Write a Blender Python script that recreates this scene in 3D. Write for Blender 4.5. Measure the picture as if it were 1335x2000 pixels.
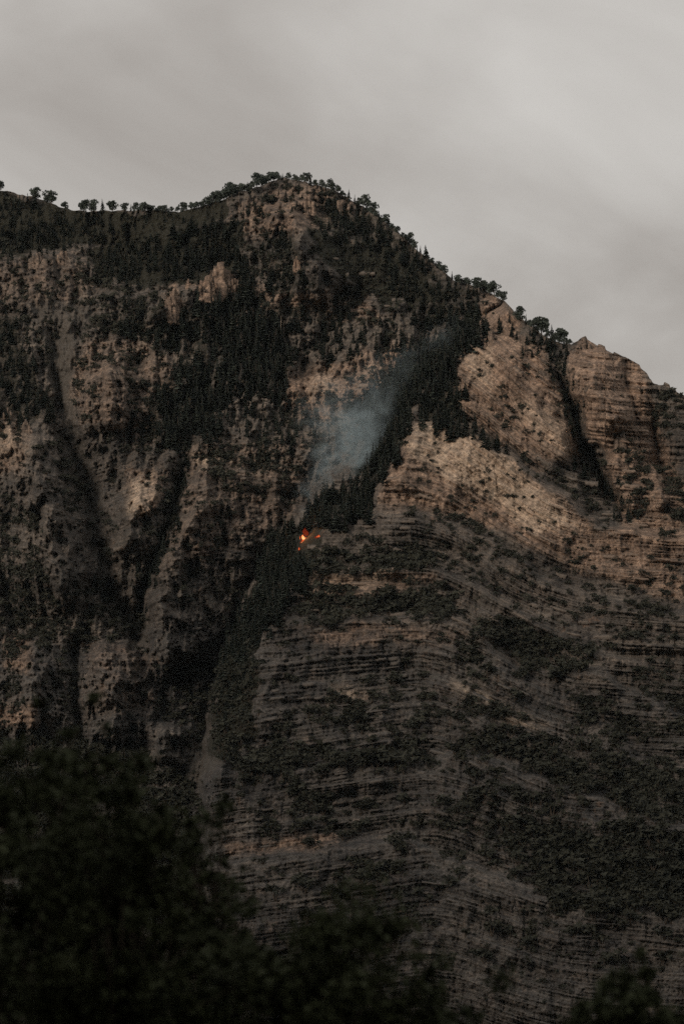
import bpy, math, random
import numpy as np

for o in list(bpy.data.objects):
    bpy.data.objects.remove(o, do_unlink=True)
scene = bpy.context.scene
col = scene.collection
rng = np.random.default_rng(11)
random.seed(11)
R = math.radians

# ------------------------------------------------------------------ camera
PITCH, FOCAL = R(9.5), 135.0
CAM_Z = 2.0
cam_data = bpy.data.cameras.new('camera')
cam = bpy.data.objects.new('camera', cam_data)
col.objects.link(cam)
cam.location = (0, 0, CAM_Z)
cam.rotation_euler = (R(90) + PITCH, 0, 0)
cam_data.sensor_fit = 'VERTICAL'
cam_data.sensor_height = 36.0
cam_data.lens = FOCAL
cam_data.clip_start = 0.5
cam_data.clip_end = 40000
cam_data.dof.use_dof = True
cam_data.dof.focus_distance = 3300
cam_data.dof.aperture_fstop = 1.7
scene.camera = cam

# ------------------------------------------------------------------ light
SUN_EL, SUN_AZ = R(14.5), R(215)       # azimuth clockwise from +Y: low, behind the camera's left shoulder
world = bpy.data.worlds.new('World')
scene.world = world
world.use_nodes = True
wn, wl = world.node_tree.nodes, world.node_tree.links
wn.clear()
w_out = wn.new('ShaderNodeOutputWorld')
w_bg = wn.new('ShaderNodeBackground'); w_bg.inputs['Strength'].default_value = 0.1
w_sky = wn.new('ShaderNodeTexSky'); w_sky.sky_type = 'NISHITA'; w_sky.sun_disc = False
w_sky.sun_elevation = SUN_EL; w_sky.sun_rotation = SUN_AZ
w_tc = wn.new('ShaderNodeTexCoord')
w_map = wn.new('ShaderNodeMapping'); w_map.inputs['Scale'].default_value = (1.0, 1.0, 1.7)
w_map.inputs['Rotation'].default_value = (0, R(38), 0); w_map.inputs['Location'].default_value = (3.3, 0.1, 1.2)
w_n1 = wn.new('ShaderNodeTexNoise'); w_n1.inputs['Scale'].default_value = 9.0
w_n1.inputs['Detail'].default_value = 5.0; w_n1.inputs['Roughness'].default_value = 0.5
w_n1.inputs['Distortion'].default_value = 0.5
w_ramp = wn.new('ShaderNodeValToRGB')
w_ramp.color_ramp.elements[0].position = 0.33; w_ramp.color_ramp.elements[0].color = (0.256, 0.233, 0.211, 1)
w_ramp.color_ramp.elements[1].position = 0.69; w_ramp.color_ramp.elements[1].color = (0.402, 0.382, 0.357, 1)
w_mul = wn.new('ShaderNodeVectorMath'); w_mul.operation = 'SCALE'; w_mul.inputs['Scale'].default_value = 10.0
w_mix = wn.new('ShaderNodeMix'); w_mix.data_type = 'RGBA'; w_mix.inputs['Factor'].default_value = 0.96
wl.new(w_tc.outputs['Generated'], w_map.inputs['Vector'])
wl.new(w_map.outputs[0], w_n1.inputs['Vector'])
wl.new(w_n1.outputs['Fac'], w_ramp.inputs['Fac'])
wl.new(w_ramp.outputs['Color'], w_mul.inputs[0])
wl.new(w_sky.outputs['Color'], w_mix.inputs['A'])
wl.new(w_mul.outputs[0], w_mix.inputs['B'])
wl.new(w_mix.outputs['Result'], w_bg.inputs['Color'])
wl.new(w_bg.outputs[0], w_out.inputs['Surface'])

sun_d = bpy.data.lights.new('sun', 'SUN')
sun_d.energy = 1.5
sun_d.angle = R(17)
sun_d.color = (1.0, 0.84, 0.69)
sun = bpy.data.objects.new('sun', sun_d)
col.objects.link(sun)
sun.rotation_euler = (R(90) - SUN_EL, 0, math.pi - SUN_AZ)

vs = scene.view_settings
vs.view_transform = 'Standard'; vs.look = 'None'; vs.exposure = 0.6; vs.gamma = 1.0
vs.use_curve_mapping = False
scene.cycles.use_denoising = False
scene.cycles.volume_step_rate = 1.0
scene.cycles.max_bounces = 6
scene.cycles.diffuse_bounces = 2
scene.cycles.volume_bounces = 1

# ------------------------------------------------------------------ helpers
FPX = FOCAL / 36.0 * 2000.0
CP, SP = math.cos(PITCH), math.sin(PITCH)

def at(px, py, Y):
    """A point of the place: seen in the direction of photograph pixel (px, py), Y metres north of the camera."""
    x = (np.asarray(px, float) - 667.5) / FPX
    yu = (1000.0 - np.asarray(py, float)) / FPX
    dy = CP - SP * yu
    dz = SP + CP * yu
    t = np.asarray(Y, float) / dy
    return np.stack(np.broadcast_arrays(x * t, np.asarray(Y, float), CAM_Z + dz * t), -1)

def tan_el(py):
    yu = (1000.0 - np.asarray(py, float)) / FPX
    return (SP + CP * yu) / (CP - SP * yu)

def sm(a, b, x):
    t = np.clip((x - a) / (b - a), 0, 1)
    return t * t * (3 - 2 * t)

PERM = rng.permutation(4096).astype(np.int64)
GRX = np.cos(np.arange(4096) * 2.39996); GRY = np.sin(np.arange(4096) * 2.39996)

def perlin(x, y, seed=0):
    xi = np.floor(x).astype(np.int64); yi = np.floor(y).astype(np.int64)
    xf = x - xi; yf = y - yi
    u = xf * xf * xf * (xf * (xf * 6 - 15) + 10); v = yf * yf * yf * (yf * (yf * 6 - 15) + 10)
    def g(ix, iy):
        return PERM[(PERM[(ix + seed * 131) & 4095] + iy + seed * 17) & 4095]
    def d(ix, iy, fx, fy):
        h = g(ix, iy)
        return GRX[h] * fx + GRY[h] * fy
    a = d(xi, yi, xf, yf); b = d(xi + 1, yi, xf - 1, yf)
    c = d(xi, yi + 1, xf, yf - 1); e = d(xi + 1, yi + 1, xf - 1, yf - 1)
    return ((a + (b - a) * u) * (1 - v) + (c + (e - c) * u) * v) * 1.5

def fbm(x, y, octv=4, seed=0, gain=0.5):
    r = 0; a = 1.0; tot = 0
    for i in range(octv):
        r = r + a * perlin(x * 2 ** i, y * 2 ** i, seed + i * 7); tot += a; a *= gain
    return r / tot

def hash1(i, seed=0):
    i = np.asarray(i).astype(np.int64)
    return PERM[(PERM[i & 4095] + seed * 37) & 4095] / 4096.0

def hash2(i, j, seed=0):
    return PERM[(PERM[(np.asarray(i).astype(np.int64)) & 4095] + np.asarray(j).astype(np.int64) * 57 + seed * 37) & 4095] / 4096.0

def poly_dist(u, v, pts):
    """distance to a polyline and position along it (0..1)"""
    best = np.full(u.shape, 1e9); par = np.zeros(u.shape)
    n = len(pts) - 1
    for k in range(n):
        (x0, y0), (x1, y1) = pts[k][:2], pts[k + 1][:2]
        dx, dy = x1 - x0, y1 - y0
        t = np.clip(((u - x0) * dx + (v - y0) * dy) / (dx * dx + dy * dy), 0, 1)
        d = np.hypot(u - x0 - t * dx, v - y0 - t * dy)
        m = d < best
        best[m] = d[m]; par[m] = ((k + t) / n)[m]
    return best, par

def poly_mask(u, v, pts, soft=10.0):
    """soft inside mask of a polygon"""
    out = np.zeros(u.shape)
    P = np.array(pts, float)
    x0, y0 = P.min(0) - soft; x1, y1 = P.max(0) + soft
    sel = (u > x0) & (u < x1) & (v > y0) & (v < y1)
    if not sel.any():
        return out
    uu, vv = u[sel], v[sel]
    ins = np.zeros(uu.shape, bool); best = np.full(uu.shape, 1e9)
    n = len(P)
    for k in range(n):
        ax, ay = P[k]; bx, by = P[(k + 1) % n]
        if ay != by:
            c = ((ay > vv) != (by > vv)) & (uu < (bx - ax) * (vv - ay) / (by - ay) + ax)
            ins ^= c
        dx, dy = bx - ax, by - ay
        t = np.clip(((uu - ax) * dx + (vv - ay) * dy) / (dx * dx + dy * dy + 1e-9), 0, 1)
        best = np.minimum(best, np.hypot(uu - ax - t * dx, vv - ay - t * dy))
    sd = np.where(ins, best, -best)
    out[sel] = sm(-soft, soft, sd)
    return out

def curve_v(pts):
    """polyline given from left to right -> v as a function of u"""
    a = np.array(pts, float)
    return lambda u: np.interp(u, a[:, 0], a[:, 1])

def curve_u(pts):
    """polyline given from top to bottom -> u as a function of v"""
    a = np.array(pts, float)
    return lambda v: np.interp(v, a[:, 1], a[:, 0])

def tag(o, label=None, cat=None, group=None, kind=None):
    if label: o['label'] = label
    if cat: o['category'] = cat
    if group: o['group'] = group
    if kind: o['kind'] = kind
    return o

def mesh_np(name, V, F, mat=None, smooth=False):
    """mesh data from numpy vertices and equal-sided faces"""
    V = np.ascontiguousarray(V, np.float32); F = np.ascontiguousarray(F, np.int32)
    me = bpy.data.meshes.new(name)
    k = F.shape[1]
    me.vertices.add(len(V)); me.vertices.foreach_set('co', V.ravel())
    me.loops.add(F.size); me.loops.foreach_set('vertex_index', F.ravel())
    me.polygons.add(len(F))
    me.polygons.foreach_set('loop_start', np.arange(0, F.size, k, dtype=np.int32))
    me.polygons.foreach_set('loop_total', np.full(len(F), k, np.int32))
    if smooth:
        me.polygons.foreach_set('use_smooth', np.ones(len(F), bool))
    me.update(calc_edges=True)
    if mat: me.materials.append(mat)
    return me

def link(name, data, parent=None, loc=None):
    o = bpy.data.objects.new(name, data)
    col.objects.link(o)
    if parent: o.parent = parent
    if loc is not None: o.location = loc
    return o

# ------------------------------------------------------------------ materials
def new_mat(name):
    m = bpy.data.materials.new(name); m.use_nodes = True
    nt = m.node_tree; nt.nodes.clear()
    out = nt.nodes.new('ShaderNodeOutputMaterial')
    b = nt.nodes.new('ShaderNodeBsdfPrincipled')
    b.inputs['Roughness'].default_value = 0.95
    b.inputs['Specular IOR Level'].default_value = 0.15
    nt.links.new(b.outputs[0], out.inputs['Surface'])
    return m, nt, b

def N(nt, t, **kw):
    n = nt.nodes.new(t)
    for k, v in kw.items():
        if k in n.inputs: n.inputs[k].default_value = v
        else: setattr(n, k, v)
    return n

def mixc(nt, fac, a, b, blend='MIX'):
    n = nt.nodes.new('ShaderNodeMix'); n.data_type = 'RGBA'; n.blend_type = blend
    for sock, val in (('Factor', fac), ('A', a), ('B', b)):
        if isinstance(val, (int, float)): n.inputs[sock].default_value = val
        elif isinstance(val, tuple): n.inputs[sock].default_value = (*val, 1.0)
        else: nt.links.new(val, n.inputs[sock])
    return n.outputs['Result']

def ramp(nt, src, p0, p1, v0=0.0, v1=1.0):
    n = nt.nodes.new('ShaderNodeMapRange'); n.interpolation_type = 'SMOOTHSTEP'
    n.inputs['From Min'].default_value = p0; n.inputs['From Max'].default_value = p1
    n.inputs['To Min'].default_value = v0; n.inputs['To Max'].default_value = v1
    nt.links.new(src, n.inputs['Value'])
    return n.outputs[0]

def attr(nt, name):
    n = nt.nodes.new('ShaderNodeAttribute'); n.attribute_name = name
    return n.outputs['Fac']

def noise_tex(nt, vec, scale, detail=5.0, rough=0.55):
    n = nt.nodes.new('ShaderNodeTexNoise')
    n.inputs['Scale'].default_value = scale; n.inputs['Detail'].default_value = detail
    n.inputs['Roughness'].default_value = rough
    nt.links.new(vec, n.inputs['Vector'])
    return n.outputs['Fac']

def rock_material():
    m, nt, b = new_mat('limestone')
    tc = nt.nodes.new('ShaderNodeTexCoord'); P = tc.outputs['Object']
    warm, pale, grass, scree, s = (attr(nt, k) for k in ('warm', 'pale', 'grass', 'scree', 'strata'))
    # bedding: noise drawn out along the beds
    sx = nt.nodes.new('ShaderNodeSeparateXYZ'); nt.links.new(P, sx.inputs[0])
    cx = nt.nodes.new('ShaderNodeCombineXYZ')
    mx = N(nt, 'ShaderNodeMath', operation='MULTIPLY'); mx.inputs[1].default_value = 0.008
    nt.links.new(sx.outputs['X'], mx.inputs[0]); nt.links.new(mx.outputs[0], cx.inputs['X'])
    ms = N(nt, 'ShaderNodeMath', operation='MULTIPLY'); ms.inputs[1].default_value = 0.16
    nt.links.new(s, ms.inputs[0]); nt.links.new(ms.outputs[0], cx.inputs['Y'])
    bed = noise_tex(nt, cx.outputs[0], 1.0, 5.0, 0.7)
    n_big = noise_tex(nt, P, 0.011, 4.0, 0.6)
    n_mid = noise_tex(nt, P, 0.06, 6.0, 0.65)
    n_fine = noise_tex(nt, P, 0.24, 5.0, 0.75)
    wsum = N(nt, 'ShaderNodeMath', operation='MULTIPLY_ADD'); wsum.inputs[1].default_value = 0.75
    nt.links.new(n_mid, wsum.inputs[0]); nt.links.new(warm, wsum.inputs[2])
    wfac = ramp(nt, wsum.outputs[0], 0.30, 1.15)
    grey = mixc(nt, ramp(nt, n_big, 0.35, 0.65), (0.088, 0.084, 0.079), (0.178, 0.162, 0.145))
    tan_ = mixc(nt, ramp(nt, n_mid, 0.35, 0.68), (0.232, 0.173, 0.136), (0.395, 0.298, 0.234))
    low_bed_shade = N(nt, 'ShaderNodeMath', operation='MULTIPLY_ADD'); low_bed_shade.inputs[1].default_value = 60.0
    nt.links.new(n_mid, low_bed_shade.inputs[0]); nt.links.new(s, low_bed_shade.inputs[2])
    grey = mixc(nt, ramp(nt, low_bed_shade.outputs[0], 1228, 1262), grey, mixc(nt, ramp(nt, n_big, 0.35, 0.65), (0.070, 0.071, 0.072), (0.150, 0.144, 0.136)))  # cooler grey lower beds, with the lower slope's shade painted into the colour
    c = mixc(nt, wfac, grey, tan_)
    c = mixc(nt, pale, c, mixc(nt, ramp(nt, n_mid, 0.3, 0.7), (0.48, 0.39, 0.305), (0.66, 0.55, 0.44)))
    c = mixc(nt, 1.0, c, mixc(nt, ramp(nt, bed, 0.28, 0.72), (0.62, 0.63, 0.65), (1.26, 1.22, 1.18)), 'MULTIPLY')
    c = mixc(nt, 1.0, c, mixc(nt, ramp(nt, n_fine, 0.34, 0.66), (0.62, 0.62, 0.63), (1.32, 1.29, 1.26)), 'MULTIPLY')
    # lichen and iron stains with their own outlines
    n_st = noise_tex(nt, P, 0.032, 5.0, 0.7)
    c = mixc(nt, ramp(nt, n_st, 0.62, 0.72, 0, 0.35), c, (0.33, 0.20, 0.13))
    n_li = noise_tex(nt, P, 0.09, 5.0, 0.75)
    c = mixc(nt, ramp(nt, n_li, 0.54, 0.66, 0, 0.7), c, (0.075, 0.074, 0.066))
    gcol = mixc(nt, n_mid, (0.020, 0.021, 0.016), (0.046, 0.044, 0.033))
    scol = mixc(nt, n_fine, (0.060, 0.056, 0.052), (0.150, 0.136, 0.118))
    c = mixc(nt, scree, c, scol)
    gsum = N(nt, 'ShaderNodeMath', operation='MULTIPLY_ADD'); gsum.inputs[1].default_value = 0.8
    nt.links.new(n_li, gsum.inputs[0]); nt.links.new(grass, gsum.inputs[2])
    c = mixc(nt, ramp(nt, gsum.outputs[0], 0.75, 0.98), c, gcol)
    nt.links.new(c, b.inputs['Base Color'])
    n_b = noise_tex(nt, P, 0.22, 8.0, 0.72)
    bp = N(nt, 'ShaderNodeBump'); bp.inputs['Strength'].default_value = 1.0; bp.inputs['Distance'].default_value = 3.6
    nt.links.new(n_b, bp.inputs['Height']); nt.links.new(bp.outputs[0], b.inputs['Normal'])
    return m

def leaf_material(name, c0, c1, scale):
    m, nt, b = new_mat(name)
    geo = nt.nodes.new('ShaderNodeNewGeometry')
    oi = nt.nodes.new('ShaderNodeObjectInfo')
    n = noise_tex(nt, geo.outputs['Position'], scale, 3.0, 0.6)
    f = N(nt, 'ShaderNodeMath', operation='MULTIPLY_ADD'); f.inputs[1].default_value = 0.35
    nt.links.new(oi.outputs['Random'], f.inputs[0])
    nt.links.new(ramp(nt, n, 0.3, 0.7, 0.0, 0.65), f.inputs[2])
    nt.links.new(mixc(nt, f.outputs[0], c0, c1), b.inputs['Base Color'])
    b.inputs['Roughness'].default_value = 0.8
    return m

def plain_material(name, c0, c1, scale):
    m, nt, b = new_mat(name)
    geo = nt.nodes.new('ShaderNodeNewGeometry')
    nt.links.new(mixc(nt, ramp(nt, noise_tex(nt, geo.outputs['Position'], scale), 0.3, 0.7), c0, c1), b.inputs['Base Color'])
    return m

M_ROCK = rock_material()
M_NEEDLE = leaf_material('conifer_needles', (0.034, 0.046, 0.042), (0.074, 0.090, 0.074), 0.08)
M_BRUSH = leaf_material('brush_leaves', (0.022, 0.025, 0.020), (0.050, 0.052, 0.040), 0.06)
M_LEAF = leaf_material('broad_leaves', (0.034, 0.042, 0.024), (0.085, 0.100, 0.052), 1.3)
M_BARK = plain_material('bark', (0.035, 0.028, 0.022), (0.09, 0.075, 0.06), 2.0)
M_DEAD = plain_material('bleached_wood', (0.20, 0.17, 0.14), (0.34, 0.29, 0.24), 0.5)
M_SOIL = plain_material('valley_soil', (0.03, 0.03, 0.018), (0.07, 0.06, 0.038), 0.05)
M_SHADE_RIDGE = plain_material('shade_ridge_scrub', (0.03, 0.034, 0.022), (0.09, 0.08, 0.06), 0.01)

# ------------------------------------------------------------------ the mountain
SKY = curve_v([(-400, 300), (-120, 352), (0, 372), (15, 372), (40, 380), (70, 388), (100, 396), (140, 411), (170, 413),
               (230, 412), (310, 411), (350, 412), (400, 402), (440, 388), (460, 378), (480, 372), (510, 362), (530, 352),
               (555, 347), (590, 354), (620, 362), (650, 370), (680, 388), (710, 405), (740, 425), (770, 448), (800, 475),
               (830, 500), (860, 525), (890, 550), (930, 560), (960, 572), (985, 588), (1005, 610), (1030, 632),
               (1060, 655), (1090, 668), (1115, 674), (1130, 664), (1142, 658), (1155, 668), (1180, 680), (1215, 695),
               (1250, 715), (1262, 725), (1275, 748), (1300, 752), (1335, 768), (1500, 860), (1740, 960)])
GU = curve_u([(1000, 560), (985, 590), (925, 625), (850, 680), (780, 740), (730, 800), (700, 880), (640, 935), (590, 1000), (550, 1050),
              (510, 1110), (470, 1200), (430, 1300), (415, 1400), (408, 1480), (400, 1560), (395, 2000)])
CU = curve_u([(1005, 560), (995, 600), (955, 640), (900, 690), (830, 742), (800, 850), (770, 910), (735, 985), (650, 1012), (600, 1090),
              (580, 1140), (520, 1230), (475, 1330), (445, 1420), (430, 1480), (420, 1560), (410, 2000)])

RIDGES = [  # polyline, metres towards (-) or away from (+) the valley, half width in layout units
    ([(20, 800), (60, 900), (90, 1000), (110, 1100), (130, 1200)], -85, 60),
    ([(95, 620), (105, 740), (130, 850), (170, 950), (190, 1050), (205, 1130), (240, 1200), (275, 1270), (300, 1330)], 62, 30),
    ([(235, 680), (215, 780), (230, 850)], -65, 50),
    ([(300, 920), (255, 1010), (240, 1100)], -50, 36),
    ([(370, 860), (350, 950), (325, 1050), (290, 1120), (272, 1200), (280, 1260)], 52, 16),
    ([(420, 890), (390, 980), (345, 1080), (320, 1170), (330, 1260), (345, 1330)], -75, 46),
    ([(560, 985), (510, 1080), (460, 1200), (425, 1310), (402, 1400), (392, 1480)], 50, 28),
    ([(70, 1240), (60, 1440)], -60, 38),
    ([(140, 1230), (150, 1330), (150, 1480)], 38, 14),
    ([(220, 1240), (225, 1460)], -75, 44),
    ([(325, 1400), (320, 1500)], -42, 28),
    ([(350, 1280), (375, 1380)], 45, 36),
    ([(550, 350), (560, 420), (600, 500), (640, 600)], -75, 80),
    ([(430, 510), (385, 560), (335, 600), (265, 640)], -35, 28),
    ([(310, 430), (220, 520), (100, 600)], 30, 60),
    ([(720, 560), (640, 640), (580, 740)], 25, 50),
    ([(760, 690), (690, 760), (640, 860)], -20, 45),
    ([(1072, 690), (1100, 760), (1135, 860), (1180, 940), (1235, 1025)], 60, 24),
    ([(955, 645), (1000, 740), (1090, 860), (1128, 900)], -28, 60),
    ([(820, 830), (800, 900), (770, 960)], -32, 50),
    ([(1140, 670), (1160, 760), (1215, 850)], -42, 52),
    ([(1218, 700), (1232, 790), (1240, 850)], 22, 12),
    ([(1262, 760), (1290, 900), (1330, 960)], 34, 22),
    ([(1190, 880), (1210, 960), (1240, 1005)], -26, 20),
    ([(1285, 900), (1290, 1000)], -26, 18),
    ([(930, 590), (960, 620)], -22, 28),
    ([(900, 1200), (1010, 1290), (1160, 1390), (1335, 1500)], 14, 60),
    ([(560, 1250), (520, 1350), (500, 1450)], -18, 50),
    ([(480, 1300), (450, 1400), (440, 1460)], 22, 22),
]
STEPS = [  # bench lines, left to right: the ground above steps back by so many metres
    ([(790, 850), (870, 823), (940, 855), (1010, 905), (1090, 965), (1170, 1025), (1250, 1046), (1400, 1056), (1700, 1070)], 48, 790, 'f'),
    ([(640, 1008), (740, 1000), (850, 1010), (950, 1050), (1060, 1130), (1180, 1180), (1335, 1205), (1700, 1240)], 26, 640, 'f'),
    ([(590, 1117), (850, 1112), (960, 1160), (1080, 1240), (1335, 1330), (1700, 1400)], 22, 590, 'f'),
    ([(560, 1212), (900, 1212), (1000, 1305), (1160, 1315), (1335, 1400), (1700, 1480)], 32, 540, 'f'),
    ([(400, 1512), (830, 1490), (900, 1470), (1080, 1530), (1335, 1620), (1700, 1720)], 32, 420, 'f'),
    ([(400, 1700), (690, 1650), (800, 1640), (1030, 1745), (1335, 1790), (1700, 1850)], 26, 300, 'f'),
    ([(0, 508), (60, 500), (130, 498), (180, 512), (200, 520)], 45, -400, 'l'),
    ([(480, 425), (560, 420), (640, 450), (700, 470)], 14, 470, 'b'),
    ([(480, 565), (560, 562), (700, 600), (760, 590)], 14, 480, 'b'),
]

def strata(u, v):
    A = np.interp(v, [600, 900, 1200, 1700, 2300], [230, 215, 150, 95, 80])
    lim = np.interp(v, [1050, 1450], [0.0, 0.14])
    sf = v - A * sm(800, 1170, u) - lim * np.maximum(0, 850 - u) - 0.08 * np.maximum(0, u - 1170)
    q = np.interp(u, [-400, 0, 170, 330, 420, 900], [60, 0, -62, 0, 18, 10]) * sm(800, 900, v) * (1 - sm(1180, 1300, v))
    q = q + np.interp(u, [100, 400], [0, 45]) * sm(480, 560, v) * (1 - sm(650, 750, v))
    sb = v + q
    wf = np.maximum(sm(-12, 12, u - GU(v)), sm(1480, 2100, v))
    return sb * (1 - wf) + sf * wf, wf

POLY = {}
POLY['grass'] = [
    ([(-400, 310), (60, 385), (180, 415), (330, 412), (440, 390), (440, 430), (330, 450), (250, 475), (160, 480), (60, 495), (-400, 480)], 0.85),
    ([(180, 480), (330, 440), (480, 430), (480, 520), (380, 560), (240, 560), (190, 530)], 0.75),
    ([(590, 440), (680, 470), (760, 470), (850, 560), (900, 600), (760, 590), (640, 520)], 0.75),
    ([(490, 575), (680, 590), (720, 640), (560, 640)], 0.45),
    ([(500, 390), (680, 390), (850, 520), (640, 430)], 0.4),
    ([(425, 1290), (500, 1260), (505, 1440), (450, 1500), (405, 1480)], 0.62),
    ([(520, 1060), (600, 1010), (640, 1030), (600, 1140), (480, 1210)], 0.7),
    ([(-400, 590), (20, 610), (80, 720), (90, 820), (-400, 830)], 0.5),
]
POLY['scree'] = [
    ([(85, 640), (150, 640), (140, 760), (150, 850), (190, 930), (205, 1010), (210, 1110), (250, 1170), (290, 1260), (260, 1270), (215, 1190), (180, 1100), (165, 1000), (130, 900), (112, 820), (95, 740)], 0.85),
    ([(404, 1330), (416, 1330), (413, 1440), (425, 1490), (395, 1530), (355, 1545), (358, 1480), (390, 1440)], 0.8),
    ([(60, 590), (160, 590), (200, 610), (130, 650), (70, 640)], 0.7),
]
POLY['warm'] = [
    ([(790, 850), (830, 822), (900, 835), (1000, 900), (1180, 1040), (1335, 1060), (1335, 1180), (1100, 1100), (960, 1030), (830, 1000), (740, 990), (760, 900)], 0.62),
    ([(895, 700), (950, 640), (1060, 670), (1100, 800), (1140, 890), (1030, 900), (920, 830), (880, 760)], 0.62),
    ([(1105, 700), (1140, 660), (1260, 720), (1300, 860), (1335, 960), (1335, 1060), (1220, 1040), (1180, 900), (1110, 780)], 0.72),
    ([(1180, 1040), (1335, 1040), (1335, 1085), (1180, 1075)], 0.95),
    ([(925, 600), (960, 575), (1010, 620), (1000, 660), (935, 640)], 0.75),
    ([(470, 400), (560, 350), (700, 380), (690, 410), (640, 460), (470, 460)], 0.40),
    ([(480, 555), (720, 590), (740, 620), (500, 600)], 0.5),
    ([(370, 560), (430, 500), (470, 540), (440, 570)], 0.85),
    ([(315, 600), (345, 540), (350, 600)], 0.75),
    ([(-400, 500), (180, 500), (190, 560), (100, 600), (-400, 590)], 0.22),
    ([(130, 700), (200, 650), (340, 690), (330, 780), (290, 860), (150, 820)], 0.32),
    ([(-400, 800), (30, 800), (60, 860), (40, 920), (-400, 950)], 0.42),
    ([(250, 920), (310, 910), (330, 960), (270, 1020)], 0.45),
    ([(560, 730), (640, 710), (780, 670), (820, 700), (720, 800), (620, 820), (560, 800)], 0.6),
    ([(380, 870), (600, 850), (600, 960), (520, 1060), (430, 1080), (310, 1120), (330, 1040)], 0.24),
    ([(600, 1120), (760, 1115), (860, 1130), (760, 1160), (600, 1160)], 0.5),
    ([(15, 1240), (60, 1240), (60, 1310), (10, 1300)], 0.6),
    ([(160, 1240), (290, 1260), (300, 1390), (170, 1400)], 0.18),
    ([(5, 1375), (70, 1375), (70, 1420), (5, 1420)], 0.6),
    ([(440, 1650), (580, 1640), (650, 1630), (650, 1650), (560, 1660), (440, 1665)], 0.7),
    ([(600, 1225), (760, 1210), (900, 1240), (900, 1260), (620, 1260)], 0.35),
]
POLY['pale'] = [
    ([(800, 848), (830, 826), (900, 838), (980, 890), (1060, 960), (1130, 1030), (1040, 1040), (940, 970), (860, 930), (790, 880)], 0.75),
    ([(900, 700), (950, 655), (960, 760), (910, 740)], 0.5),
    ([(1000, 780), (1090, 800), (1130, 870), (1110, 900), (1040, 860)], 0.4),
    ([(390, 885), (430, 885), (440, 905), (400, 905)], 0.95),
    ([(265, 935), (305, 925), (300, 960), (255, 1005), (250, 985)], 0.85),
    ([(-40, 820), (45, 830), (50, 880), (-40, 910)], 0.3),
    ([(600, 740), (650, 720), (645, 760), (600, 790)], 0.4),
    ([(880, 1330), (960, 1360), (1060, 1420), (1000, 1410), (890, 1350)], 0.5),
    ([(640, 1340), (720, 1345), (700, 1385), (640, 1370)], 0.35),
    ([(600, 1125), (740, 1122), (760, 1145), (600, 1150)], 0.35),
]
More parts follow.
